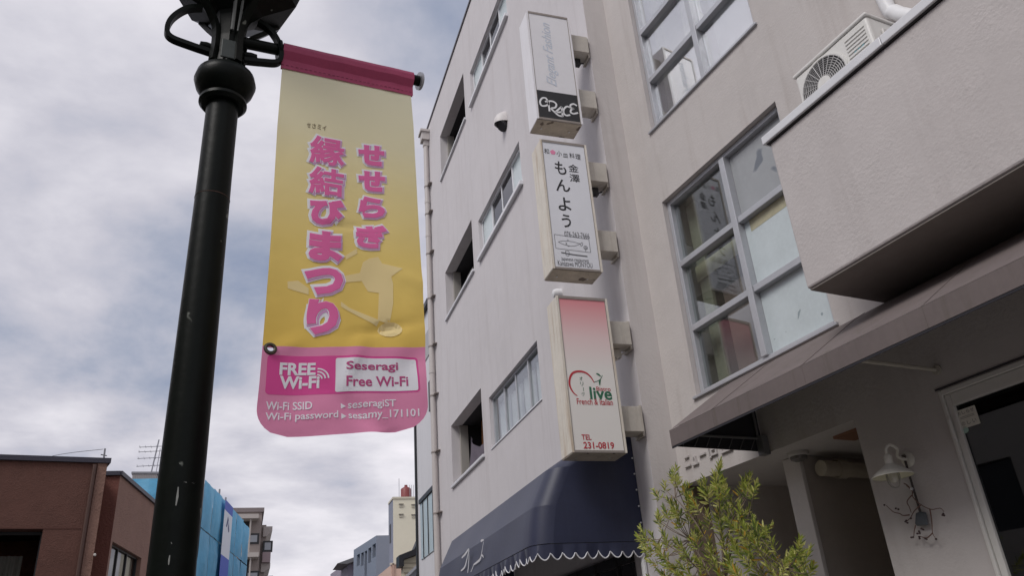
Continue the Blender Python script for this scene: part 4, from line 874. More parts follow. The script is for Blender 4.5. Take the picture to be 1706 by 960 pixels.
    big = [('縁', 512, 577, 226, 279), ('結', 511, 576, 277, 329), ('び', 512, 577, 328, 379), ('ま', 511, 574, 383, 439), ('つ', 503, 575, 443, 495), ('り', 508, 567, 496, 561),
           ('せ', 593.5, 643, 239, 279), ('せ', 594, 644, 282, 322), ('ら', 594.5, 644, 325, 366), ('ぎ', 590, 648, 371, 417)]
    for ch, l, r, tp, bt in big:
        bx = sh.boxpx(l+3, r-3, tp+3, bt-3); f = .030 if ch in '縁結' else .062; em = bx[1]-bx[0]; top = None
        for name, mm, h, ex, sf in (('character', m_pk, .0048, 0, (0, 0)), ('outline', m_wt, .0040, .016, (0, 0)), ('shadow', m_mv, .0031, .036, (.0035, -.003)), ('halo', m_wt, .0022, .085, (0, 0))):
            mb = MB(); sh.text(mb, ch, bx, h, fat=f+ex, thick=.0004, lim=.03, grow=ex*em*.93, shift=sf); ob = mb.build(name, mm, top or B)
            top = top or ob
    mb = MB()
    for k, ch in enumerate('せさミィ'): sh.text(mb, ch, sh.boxpx(511+k*8.7, 517.5+k*8.7, 205+k*1.4, 213+k*1.4), .0012, fat=.01, thick=.0003)
    mb.build('small_lettering', mat('print_brown', (.16, .11, .05), .6), B)
    # pale printed silhouette of bow and arrow
    mb = MB(); g = lambda x, y: flat.ab((470+x/4.8, 390+y/4.8))
    def pl(pts, h): sh.poly(mb, [g(*q) for q in pts], h, .03)
    pl([(45, 375), (130, 368), (215, 430), (215, 480), (130, 455), (48, 430)], .0012)
    pl([(505, 170), (600, 110), (605, 150), (515, 200)], .0012)
    pl([(505, 330), (625, 305), (650, 220), (700, 190), (770, 180), (800, 235), (960, 285), (870, 345), (885, 400), (885, 560), (860, 720), (765, 690), (775, 470), (690, 455), (640, 370), (510, 385)], .0012)
    pl([(470, 540), (540, 590), (780, 690), (760, 735), (520, 610), (470, 580)], .0014)
    pl([(865+95*math.cos(q*.3927), 765+60*math.sin(q*.3927)) for q in range(16)], .0017)
    mb.build('pale_silhouette', mat('print_cream', (.86, .70, .34), .55, trans=.12), B)
    # free wi-fi panel
    mb = MB(); bx = sh.boxpx(444, 697, 593, 656); mid = sh.ab((558, 625))[0]
    sh.poly(mb, rrect(bx[0], bx[1], bx[2], bx[3], .014), .0006, .03); mb.build('magenta_panel', mat('print_magenta', (.74, .07, .32), .55, trans=.12), B)
    mb = MB(); b2 = sh.boxpx(559, 694, 598, 653); sh.poly(mb, rrect(b2[0], b2[1], b2[2], b2[3], .008), .0014, .03); mb.build('white_panel', m_wt, B)
    for txt, l, r, tp, bt, f in (('FREE', 467, 527, 603, 623.5, .035), ('Wi-Fi', 467, 533.5, 625, 646, .035), ('Wi-Fi SSID', 443.5, 521, 668, 682, .015), ('seseragiST', 580.5, 659, 667, 683, .015), ('Wi-Fi password', 442.5, 563, 686, 702, .015), ('sesamy_171101', 580.5, 697, 684, 701, .015)):
        mb = MB(); sh.text(mb, txt, sh.boxpx(l, r, tp, bt), .0015, fat=f, thick=.0004, lim=.03); mb.build('white_lettering', m_wt, B)
    for y in (676.5, 694.5): mb = MB(); sh.poly(mb, [sh.ab((568, y-5)), sh.ab((577, y)), sh.ab((568, y+5))], .0015); mb.build('arrow_mark', m_wt, B)
    wc = sh.ab((529, 631))
    for r in (.018, .030, .042): mb = MB(); sh.stroke(mb, [(wc[0]+r*math.cos(rad(q)), wc[1]+r*math.sin(rad(q))) for q in range(5, 90, 12)], .0055, .0016); mb.build('signal_arc', m_wt, B)
    for txt, l, r, tp, bt in (('Seseragi', 576, 662.5, 604, 621.5), ('Free Wi-Fi', 576, 679, 628, 645)): mb = MB(); sh.text(mb, txt, sh.boxpx(l, r, tp, bt), .0022, fat=.022, thick=.0004, lim=.03); mb.build('pink_lettering', mat('print_plum', (.46, .06, .20), .55), B)
banner()

# ================================================================== wall lamp, shovel and twigs by the door
def wall_lamp():
    o = .20; s, z = Rpx((1488, 795), o)
    A = thing('wall_lamp', Rw(s+.10, 0, z+.08), 'white enamel barn lamp on the wall left of the glazed door', 'lamp')
    m_en = mat('enamel', (.72, .70, .63), .35, var=(8, .08), streak=(30, .4, (.5, .44, .34)))
    c = Rw(s, o, z); sp_, zp_ = Rpx((1513, 766))
    MB().lathe([(.110, 0), (.112, .004), (.085, .028), (.055, .048), (.03, .065), (.022, .072), (.022, .11), (.012, .125), (0, .126)], c, 28).build('lamp_shade', m_en, A, smooth=True)
    MB().lathe([(.104, .002), (.078, .024), (.05, .042), (.0, .05)], c, 28).build('shade_inside', mat('enamel_inside', (.62, .60, .44), .5), A, smooth=True)
    path = smooth_path([c+ZV*.12, c+ZV*.155+T*.004, c+ZV*.175+T*.012-NR*.03, c+ZV*.155+T*.01-NR*.08, Rw(sp_, .08, zp_+.015), Rw(sp_, .04, zp_), Rw(sp_, .012, zp_)], 5)
    MB().tube(path, .008, 8).build('gooseneck', m_en, A, smooth=True)
    pc = Rw(sp_, .002, zp_); MB().lathe([(0, .012), (.03, .012), (.042, .004), (.045, 0)], pc, 20, axis=NR).build('wall_plate', m_en, A, smooth=True)
    MB().lathe([(0, -.035), (.02, -.028), (.024, 0), (.018, .03), (0, .04)], c, 14).build('bulb', mat('bulb_glass', (.60, .58, .52), .2), A, smooth=True)
    mb = MB()
    for k in range(2):
        d = T if k else NR
        mb.tube(smooth_path([c+d*.04+ZV*.03, c+d*.042-ZV*.02, c+d*.02-ZV*.055, c-d*.02-ZV*.055, c-d*.042-ZV*.02, c-d*.04+ZV*.03], 4), .0028, 6)
    mb.build('lamp_cage', mat('cage_wire', (.35, .34, .31), .4, .4), A, smooth=True)
wall_lamp()
def shovel():
    sh = Sheet(E0+NR*.02, T, ZV, NR); s0, z0 = sh.ab((1507, 765)); s1, z1 = sh.ab((1533, 853))
    A = thing('small_shovel', sh.P(s1, z1), 'small dark hearth shovel hanging on the wall below the barn lamp', 'shovel')
    m_s = mat('rusty_iron', (.07, .055, .05), .6, .2, var=(20, .3)); m_b = mat('shovel_blade', (.085, .095, .105), .5, .3, var=(14, .2))
    MB().tube([sh.P(s0, z0), sh.P((s0+s1)/2, (z0+z1)/2), sh.P(s1, z1)], [.007, .006, .007], 8).build('handle', m_s, A, smooth=True)
    MB().lathe([(.012, -.003), (.014, 0), (.012, .003)], sh.P(s0, z0+.012), 14, axis=NR).build('hanging_ring', m_s, A, smooth=True)
    mb = MB(); g = lambda x, y: sh.ab((1440+x/5.333, 720+y/5.333)); P = [g(*q) for q in ((455, 725), (490, 708), (545, 718), (580, 820), (570, 832), (480, 838), (462, 820))]
    mb.prism([sh.P(a, b, -.006+.012*(i in (3, 4, 5, 6))) for i, (a, b) in enumerate(P)], NR*.006); mb.build('blade', m_b, A, bevel=.004)
    pin = MB().tube([Rw(s0, 0, z0+.012), Rw(s0, .035, z0+.016)], .004, 6).build('hook', m_s, A)
    # berry twigs tied on the wall
    c = g(440, 520); Tw = thing('berry_twigs', sh.P(c[0], c[1]), 'bunch of bare twigs with dark berries spread on the wall round the shovel', 'twigs')
    m_t = mat('twig_bark', (.16, .09, .07), .8); m_y = mat('dark_berry', (.05, .025, .025), .5)
    h = .016
    def tw(pts, r=.0035):
        MB().tube(smooth_path([sh.P(*g(*q), h+.008*math.sin(i*2.1)) for i, q in enumerate(pts)], 4), [r*(1-.5*i/(4*(len(pts)-1))) for i in range(4*(len(pts)-1)+1)], 6).build('twig', m_t, Tw, smooth=True)
    for pts in ([(370, 460), (410, 480), (435, 530), (450, 580), (525, 648), (600, 690), (660, 685), (705, 682), (718, 712)], [(600, 690), (622, 770), (612, 830), (625, 900), (660, 950)], [(525, 648), (470, 705), (420, 765), (390, 800)], [(440, 565), (405, 620), (410, 670), (435, 720)], [(420, 740), (370, 745), (325, 728), (280, 715), (245, 680), (205, 655)], [(475, 830), (470, 880), (450, 930)], [(625, 900), (590, 940), (540, 940), (510, 930)], [(395, 480), (425, 500), (445, 545)]): tw(pts)
    mb = MB()
    for x, y in ((200, 652), (302, 683), (325, 690), (388, 800), (405, 810), (395, 790), (718, 742), (732, 745), (724, 730), (530, 862), (545, 870), (508, 885), (495, 905), (515, 902), (440, 940), (455, 938), (510, 935), (515, 950), (565, 950), (575, 955), (435, 770), (660, 955)):
        p = sh.P(*g(x, y), h+.004); mb.lathe([(0, -.006), (.0055, -.003), (.0065, 0), (.0055, .003), (0, .006)], p, 7)
    mb.build('berries', m_y, Tw, smooth=True, kind='stuff')
    MB().lathe([(.007, -.006), (.0085, 0), (.007, .006)], sh.P(*g(438, 508), h), 10, axis=T).build('tie', m_cord, Tw)
shovel()

# ================================================================== leafy tree in front of the entrance
def tree():
    o = .62; ctr = lambda px, do=0.0: Rw(*((lambda q: (q[0], o+do, q[1]))(Rpx(px, o+do))))
    base = Rw(1.05, o, 0.008)
    Tr = thing('potted_tree', base, 'slender green tree with narrow leaves standing in front of the entrance', 'tree')
    m_bk = mat('bark', (.20, .155, .12), .9, bump=(60, .4)); rnd = random.Random(11)
    MB().lathe([(0, 0), (.17, 0), (.22, .34), (.24, .36), (.24, .42), (.21, .42), (.2, .38), (0, .38)], base, 24).build('pot', mat('terracotta', (.30, .16, .10), .8, var=(6, .15)), Tr, smooth=True)
    top = ctr((1196, 835)); fork = Rw(1.06, o, 1.25)
    tp = smooth_path([base+ZV*.35, Rw(1.04, o+.01, .8), fork, Rw(1.02, o, 1.75), ctr((1205, 930)), top], 5)
    MB().tube(tp, [.016*(1-.75*i/(len(tp)-1))+.002 for i in range(len(tp))], 9).build('trunk', m_bk, Tr, smooth=True)
    # sprays: (pixel of spray centre, size, depth offset)
    sp = [((1196, 798), 1.0), ((1188, 815), 1.0), ((1206, 815), 1.0), ((1178, 822), .9), ((1214, 828), .9), ((1199, 836), 1), ((1246, 812), .8), ((1234, 818), .7), ((1256, 822), .55), ((1246, 826), .5),
          ((1122, 796), .7), ((1130, 806), .6), ((1095, 826), .75), ((1108, 815), .5), ((1140, 818), .55), ((1124, 850), .9), ((1110, 858), .9), ((1145, 838), .7), ((1160, 845), .8), ((1150, 858), .9), ((1130, 866), .8), ((1098, 866), .7),
          ((1075, 895), 1), ((1092, 905), 1), ((1085, 918), .8), ((1110, 905), .9), ((1130, 912), .9), ((1105, 930), .9), ((1120, 950), 1), ((1090, 940), .7), ((1145, 935), .9), ((1160, 905), .7), ((1168, 890), .8), ((1180, 870), .8),
          ((1200, 870), .8), ((1222, 868), .9), ((1240, 862), .9), ((1228, 885), .9), ((1254, 880), .9), ((1270, 892), .9), ((1284, 902), .8), ((1245, 905), .9), ((1225, 915), .9), ((1205, 905), .8), ((1262, 915), .9), ((1278, 925), .8), ((1240, 935), 1), ((1215, 940), 1), ((1190, 935), 1), ((1170, 945), 1), ((1150, 960), 1), ((1200, 965), 1), ((1230, 960), 1), ((1260, 950), .9), ((1180, 920), .8), ((1290, 940), .6),
          ((1330, 922), .9), ((1318, 935), .9), ((1342, 938), .9), ((1305, 950), .9), ((1328, 955), 1), ((1350, 955), .9), ((1290, 960), .8), ((1110, 965), 1), ((1140, 975), 1), ((1180, 980), 1), ((1225, 985), 1), ((1270, 975), 1), ((1310, 980), 1), ((1095, 985), 1)]
    for k in range(26): sp.append(((1080+rnd.random()*250, 985+rnd.random()*110), 1))
    sp += [((x+rnd.uniform(-9, 9), y+rnd.uniform(-7, 7)), z*.85) for (x, y), z in sp if y < 985 and rnd.random() < .65]
    cols = [mat('leaf_green', (.40, .46, .09), .4, trans=.35), mat('leaf_light', (.66, .65, .22), .4, trans=.4), mat('leaf_dark', (.17, .23, .06), .42, trans=.3), mat('leaf_yellow', (.60, .38, .06), .5, trans=.3)]
    limb = MB(); hubs = [tp[12], tp[15], tp[18], tp[21]]
    mains = [ctr((1125, 830)), ctr((1100, 900), .1), ctr((1240, 880), .08), ctr((1310, 950), .05), ctr((1248, 820), -.05), ctr((1150, 900), -.15), ctr((1200, 870), .15)]
    for i, q in enumerate(mains):
        h = min(tp[8:], key=lambda v: (v-(q-ZV*.45)).length)
        pth = smooth_path([h, h.lerp(q, .45)+ZV*.06+T*rnd.uniform(-.05, .05), q], 5); limb.tube(pth, [.009-.006*j/(len(pth)-1) for j in range(len(pth))], 6)
        hubs += pth[3:]
    for k, (px, sz) in enumerate(sp):
        do = rnd.uniform(-.28, .30)*(1 if sz > .8 else .6); c = ctr(px, do)
        h = min(hubs, key=lambda v: (v-(c-ZV*.10)).length)
        if (h-c).length > .5: h = c.lerp(h, .5/(h-c).length)
        ax = (c-h); ax = (ax.normalized()*.7+ZV*.75+Vector((rnd.uniform(-.4, .4), rnd.uniform(-.4, .4), 0))).normalized()
        limb.tube(smooth_path([h, h.lerp(c, .55)-ZV*.01, c], 3), [.0032, .0030, .0028, .0026, .0024, .0022, .002], 5)
        mb = MB(); mi = []; n = int(26*sz)+7; ln = .155*sz*rnd.uniform(.8, 1.2)
        a = ax.cross(Vector((.2, .9, .1))).normalized(); b = ax.cross(a)
        for j in range(n):
            t = j/n; q = j*2.399+rnd.uniform(-.3, .3); rd = a*math.cos(q)+b*math.sin(q)
            org = c+ax*(ln*(t-.45)); d = (ax*(.55+.75*t)+rd*(.95-.45*t)+Vector((0, 0, -.15*(1-t)))).normalized(); l = rnd.uniform(.036, .074)*(.75+.3*sz)*(1-.25*t); w = l*rnd.uniform(.08, .125)
            sd = d.cross(rd+ax*.3+Vector((rnd.uniform(-.4, .4), rnd.uniform(-.4, .4), rnd.uniform(-.4, .4)))).normalized(); nn = d.cross(sd)*(.10*l)
            mb.add([org, org+d*l*.35+sd*w+nn, org+d*l*.75+sd*w*.8+nn*.6, org+d*l, org+d*l*.75-sd*w*.8+nn*.6, org+d*l*.35-sd*w+nn, org+d*l*.5], [(0, 1, 6, 5), (1, 2, 6), (2, 3, 6), (3, 4, 6), (4, 5, 6)])
            c_ = rnd.random(); mi += [3 if c_ < .045 else (1 if c_ < .42 else (2 if c_ < .62 else 0))]*5
        ob = mb.build('leaf_spray', cols, Tr, kind='stuff')
        for p, i_ in zip(ob.data.polygons, mi): p.material_index = i_
    limb.build('branches', m_bk, Tr, smooth=True)
tree()

# ================================================================== buildings across and down the street
def vbox(mb, P, Q, dep, z0, z1):
    """upright block: front edge from P to Q (xy), going back by vector dep"""
    P, Q, dep = Vector((*P, 0)), Vector((*Q, 0)), Vector((*dep, 0))
    mb.prism([P+ZV*z0, Q+ZV*z0, Q+dep+ZV*z0, P+dep+ZV*z0], (0, 0, z1-z0)); return mb
def xy(px, d): p = ond(px, d); return (p.x, p.y)
def brown_building():
    m_b = mat('brown_roughcast', (.125, .056, .042), .9, var=(2.5, .16), streak=(4, .3, (.12, .05, .035)), bump=(40, .6, .03)); m_b2 = mat('brown_roughcast_light', (.26, .15, .115), .9, var=(2.5, .12), bump=(26, .7, .04))
    m_cop = mat('roof_capping', (.03, .028, .045), .5)
    c = ond((180, 768), 18.0); top = c.z
    B = thing('brown_building', (c.x-3, c.y+3, 0), 'brown roughcast flat roofed building at the left edge, in two stepped blocks', 'building')
    U = Vector((math.sin(rad(83.3)), math.cos(rad(83.3)), 0)); NV = Vector((U.y, -U.x, 0)); O = Vector((c.x, c.y, 0)); side = Vector((math.sin(rad(8.06)), math.cos(rad(8.06)), 0))
    sh = Sheet(O, U, ZV, NV); w1 = sh.ab((72, 882)); 
    holes = [(-5.2, w1[0], 1.2, w1[1])]
    mb = MB(); facade(mb, O, U, ZV, NV, -11, 0, 0, top-.06, holes, .35)
    side = Vector((math.sin(rad(-14)), math.cos(rad(-14)), 0)); e = O+side*7; mb.quad(O, e, e+ZV*(top-.06), O+ZV*(top-.06)); mb.quad(O+U*-11+ZV*(top-.06), O+ZV*(top-.06), O+side*7+ZV*(top-.06), O+U*-11+side*7+ZV*(top-.06))
    mb.build('wall', m_b, B)
    mb = MB(); k = NV*.06; mb.prism([O+U*-11+k+ZV*(top-.06), O+U*.06+k+ZV*(top-.06), O+U*.03+side*.3+ZV*(top-.06), O+U*-11+side*.3+ZV*(top-.06)], (0, 0, .10)); mb.build('roof_capping', m_cop, B)
    mb = MB(); a, b, c_, d = holes[0]; room(mb, O, U, ZV, NV, a, b, c_, d, .35, 2.5); mb.build('room', m_dark, B)
    fr = MB(); P = lambda u, z, q: O+U*u+ZV*z-NV*q
    fr.prism([P(a, d-.06, .30), P(b, d-.06, .30), P(b, d-.003, .30), P(a, d-.003, .30)], -NV*.05); wn = fr.build('window', m_black, B)
    for u in (a+.02, (a+b)/2, b-.05): MB().prism([P(u, c_, .30), P(u+.05, c_, .30), P(u+.05, d-.061, .30), P(u, d-.061, .30)], -NV*.05).build('mullion', m_black, wn)
    mb = MB().quad(P(a, c_, .335), P(b, c_, .335), P(b, d, .335), P(a, d, .335)); mb.build('pane', glass('old_glass', (.55, .56, .54), .0), wn)
    mb = MB(); n = 40
    for i in range(n):
        u0 = b-1.25+.95*i/n; u1 = b-1.25+.95*(i+1)/n; f = lambda i: .5+.03*math.sin(i*1.4)
        mb.quad(P(u0, c_, f(i)), P(u1, c_, f(i+1)), P(u1, d-.42, f(i+1)), P(u0, d-.42, f(i)))
    mb.build('curtain', mat('dull_curtain', (.30, .28, .26), .9), wn, smooth=True)
    mb = MB(); mb.prism([P(-6, w1[1]+.0, -.004), P(-.3, w1[1]+.0, -.004), P(-.3, w1[1]+.02, -.004), P(-6, w1[1]+.02, -.004)], NV*.002); mb.build('plaster_joint', mat('joint_brown', (.10, .04, .03), .9), B)
    # downpipe and the pale corner strip, drain spout
    mb = MB(); mb.prism([P(-.17, 0, -.003), P(.0, 0, -.003), P(.0, top-.062, -.003), P(-.17, top-.062, -.003)], NV*.02); mb.build('corner_strip', m_b2, B)
    mb = MB(); mb.tube([P(-.22, 0, -.05), P(-.22, top-.1, -.05)], .035, 8); mb.build('downpipe', mat('pipe_brown', (.08, .04, .03), .6), B, smooth=True)
    s_ = sh.ab((158, 926)); MB().lathe([(0, 0), (.025, 0), (.025, .07), (0, .075)], P(s_[0], s_[1], -.02), 12, axis=NV).build('wall_spout', mat('pale_spout', (.6, .56, .52), .6), B)
    # second block, set back
    A2 = ond((201, 789), 19.0); q2 = ond((255, 836), 21.75); A0 = ond((167, 788), 19.2)
    t2 = A2.z; O2 = Vector((A2.x, A2.y, 0)); U2 = (Vector((q2.x, q2.y, 0))-O2).normalized(); N2 = Vector((U2.y, -U2.x, 0))
    s2 = Sheet(O2, U2, ZV, N2); l, zt = s2.ab((187, 902)); r, _ = s2.ab((236, 930)); wz = s2.ab((205, 913))[1]
    l, r = .12, max(r, 1.6)
    mb = MB(); hl = [(l, r, 1.2, wz)]; facade(mb, O2, U2, ZV, N2, 0, 7.5, 0, t2-.05, hl, .14); mb.build('annex_wall', m_b2, B)
    mb = MB(); b0 = O2-Vector((2.2, -.2, 0)); mb.quad(b0, O2, O2+ZV*(t2-.05), b0+ZV*(t2-.05)); mb.quad(b0+ZV*(t2-.05), O2+ZV*(t2-.05), O2+U2*7.5+ZV*(t2-.05), b0+U2*7.5+ZV*(t2-.05)); mb.build('annex_end_wall', mat('brown_shaded_render', (.16, .06, .045), .9, bump=(26, .6, .04)), B)  # shade of the set-back corner is put into this darker brown
    mb = MB(); kk = N2*.05; mb.prism([O2+kk-U2*.04+ZV*(t2-.05), O2+kk+U2*7.5+ZV*(t2-.05), O2-N2*.3+U2*7.5+ZV*(t2-.05), O2-N2*.3-U2*.04+ZV*(t2-.05)], (0, 0, .09)); mb.prism([b0-Vector((0, .06, 0))+ZV*(t2-.05), O2-Vector((.0, .06, 0))+ZV*(t2-.05)-N2*.0, O2-N2*.3+ZV*(t2-.05), b0+Vector((0, .3, 0))+ZV*(t2-.05)], (0, 0, .088)); mb.build('annex_capping', m_cop, B)
    P2 = lambda u, z, q: O2+U2*u+ZV*z-N2*q
    fr = MB()
    fr.prism([P2(l, wz-.04, .09), P2(r, wz-.04, .09), P2(r, wz-.003, .09), P2(l, wz-.003, .09)], -N2*.05); wn = fr.build('window', m_black, B)
    for u in (l+.01, l+(r-l)*.33, l+(r-l)*.63, r-.05): MB().prism([P2(u, 1.2, .09), P2(u+.04, 1.2, .09), P2(u+.04, wz-.041, .09), P2(u, wz-.041, .09)], -N2*.05).build('mullion', m_black, wn)
    MB().quad(P2(l, 1.2, .12), P2(r, 1.2, .12), P2(r, wz, .12), P2(l, wz, .12)).build('pane', glass('old_glass', (0, 0, 0)), wn)
    for k in range(3):
        mb = MB(); u0 = l+.05+(r-l)*k/3; u1 = u0+(r-l)/3-.08; n = 10
        for i in range(n):
            f = lambda i: .2+.02*math.sin(i*1.6+k); mb.quad(P2(u0+(u1-u0)*i/n, 1.2, f(i)), P2(u0+(u1-u0)*(i+1)/n, 1.2, f(i+1)), P2(u0+(u1-u0)*(i+1)/n, wz, f(i+1)), P2(u0+(u1-u0)*i/n, wz, f(i)))
        mb.build('curtain', mat('pale_curtain', (.56, .52, .46), .9), wn, smooth=True)
    mb = MB(); room(mb, O2, U2, ZV, N2, l, r, 1.2, wz, .142, 1.2); mb.build('room', m_dark, B)
    # roof mast and stay wire
    rp = ond((173, 766), 18.25); M_ = thing('roof_mast', (rp.x, rp.y, top+.04), 'thin mast with stay wire on the corner of the brown roof', 'mast')
    tp_ = ond((175, 748), 18.25); MB().tube([(rp.x, rp.y, top-.02), tp_], .018, 6).build('pole', mat('mast_grey', (.22, .22, .24), .5), M_)
    p0 = ond((172, 749), 18.25); p1 = ond((105, 757), 18.6); p2 = ond((40, 762), 19.2)
    MB().tube(smooth_path([p0, p1, p2-ZV*.12]), .006, 4).build('stay_wire', m_black, M_)
    MB().tube([ond((168, 758), 18.25), ond((178, 760), 18.25)], .01, 5).build('cross_arm', m_black, M_)
brown_building()

def sheeted_building():
    A = ond((342, 798), 39.7); Bq = ond((415.6, 879.3), 51.9); O = Vector((A.x, A.y, 0)); top = A.z
    U = (Vector((Bq.x, Bq.y, 0))-O); Ls = U.length; U.normalize(); NV = Vector((U.y, -U.x, 0)); F_ = Vector((-1, .08, 0)).normalized()
    S = thing('sheeted_building', (A.x-4, A.y+5, 0), 'building under scaffolding wrapped in blue sheeting behind the lamp post', 'building')
    m_s = mat('blue_sheet', (.12, .42, .66), .6, var=(.5, .18), streak=(.7, .45, (.30, .60, .78)), bump=(1.2, .5, .15), trans=.2)
    mb = MB(); mb.prism([O-NV*.6+F_*.4, O-NV*.6+U*Ls, O+F_*9+U*Ls, O+F_*9+U*.5], (0, 0, top-.5)); mb.build('hidden_block', mat('concrete_grey', (.38, .37, .36), .9), S)
    rnd = random.Random(3); rows = 5; z0 = 0; hz = top/rows
    def panel(a, b, za, zb, N_):
        mbp = MB(); n = 6
        def q(i, j):
            u, v = i/n, j/n; bl = .12*math.sin(math.pi*u)*math.sin(math.pi*v)+.04*mnoise.noise(Vector((a.x*3+u*3, v*3+za, 1)))
            p = a.lerp(b, u); return p+ZV*(za+(zb-za)*v)+N_*bl
        for i in range(n):
            for j in range(n): mbp.quad(q(i, j), q(i+1, j), q(i+1, j+1), q(i, j+1))
        mbp.build('sheet_panel', m_s, S, smooth=True)
    nb = 6
    for i in range(nb):
        for j in range(rows): panel(O+U*(Ls*i/nb+.02), O+U*(Ls*(i+1)/nb-.02), hz*j+.03, hz*(j+1)-.03+(rnd.uniform(-.05, .12) if j == rows-1 else 0), NV)
    nf = 5; fn = Vector((F_.y, -F_.x, 0)); fn = fn if fn.y < 0 else -fn
    for i in range(nf):
        for j in range(rows): panel(O+F_*(9*i/nf+.02), O+F_*(9*(i+1)/nf-.02), hz*j+.03, hz*(j+1)-.03+(rnd.uniform(-.05, .1) if j == rows-1 else 0), fn)
    # printed strip with small mark
    sh = Sheet(O+NV*.18, U, ZV, NV); l = sh.ab((376, 838)); r = sh.ab((387, 850)); zt = sh.ab((381, 856))[1]
    bt = sh.ab((376, 930))[1]; w0, w1 = l[0]-.1, r[0]+.2
    st = MB(); sh.poly(st, [(w0, bt), (w1, bt), (w1, zt), (w0, zt)], 0, .8); stp = st.build('printed_strip', mat('strip_white', (.66, .70, .76), .6), S)
    
    for za, zb in ((zt, top-.12), (bt-3, bt)): mb = MB(); sh.poly(mb, [(w0, za), (w1, za), (w1, zb), (w0, zb)], .002, .8); mb.build('strip_end', mat('strip_blue', (.05, .10, .48), .6), stp)
    c = ((w0+w1)/2, sh.ab((381, 882))[1]); mb = MB(); sh.poly(mb, [(c[0]-.4, c[1]), (c[0]-.1, c[1]+.55), (c[0]+.15, c[1]+.4), (c[0]-.15, c[1])], .004, .5); sh.poly(mb, [(c[0]+.1, c[1]), (c[0]+.2, c[1]+.35), (c[0]+.5, c[1]-.1), (c[0]+.3, c[1]-.2)], .004, .5); mb.build('strip_mark', mat('mark_navy', (.04, .05, .16), .6), stp)
    m_p = mat('scaffold_tube', (.28, .28, .30), .5, .3)
    for px, tp in (((376, 838), (377, 814)), ((386, 850), (386, 827)), ((354, 812), (354, 806)), ((363, 820), (364, 815))):
        s_ = sh.ab(px)[0]; MB().tube([sh.P(s_, 0, -.35), sh.P(s_, sh.ab(tp)[1], -.35)], .045, 6).build('scaffold_pole', m_p, S)
    b0 = ond((222, 800), 44); b1 = ond((246, 788), 44)
    R = thing('roof_hut', (b0.x+1, b0.y+1, 0), 'small grey corrugated rooftop hut with a television aerial above the blue sheeting', 'roof hut')
    pl = ond((221, 790), 46); pr = ond((262, 791), 46); mb = MB(); mb.box((pl.x, pl.y, 0), (pr.x, pl.y+3, pl.z)); mb.build('hut_wall', mat('corrugated_grey', (.30, .28, .28), .7), R)
    for k in range(14):
        x = pl.x+(pr.x-pl.x)*(k+.5)/14; MB().box((x-.03, pl.y-.02, pl.z-1.3), (x+.03, pl.y-.001, pl.z-.05)).build('corrugation', mat('corrugated_grey', (0, 0, 0)), R)
    MB().box((pl.x-.06, pl.y-.06, pl.z+.001), (pr.x+.06, pl.y+3, pl.z+.1)).build('hut_roof', mat('mast_grey', (0, 0, 0)), R)
    D_ = 46.8; A_ = thing('television_aerial', (ond((250, 790), D_).x, ond((250, 790), D_).y, pl.z+.1), 'lattice television aerial with four cross arms beside the lamp post', 'aerial')
    m_a = mat('aerial_metal', (.30, .30, .33), .45, .4); b_ = ond((251, 790), D_); t_ = ond((259, 733), D_); t_ = Vector((b_.x+.2, b_.y, t_.z))
    MB().tube([(b_.x, b_.y, pl.z+.05), t_], .035, 6).build('mast', m_a, A_); MB().tube([(b_.x+.25, b_.y, pl.z+.05), t_-ZV*.5+Vector((.12, 0, 0))], .02, 5).build('mast_stay', m_a, A_)
    for y in (745, 753, 764, 777):
        z = ond((255, y), D_).z; ar = MB().tube([(b_.x-.75, b_.y, z-.03), (b_.x+.75, b_.y, z+.06)], .018, 5).build('cross_arm', m_a, A_)
        mb = MB()
        for k in range(6): x = b_.x-.7+.28*k; mb.tube([(x, b_.y-.25, z), (x, b_.y+.25, z)], .01, 4)
        mb.build('elements', m_a, ar)
sheeted_building()

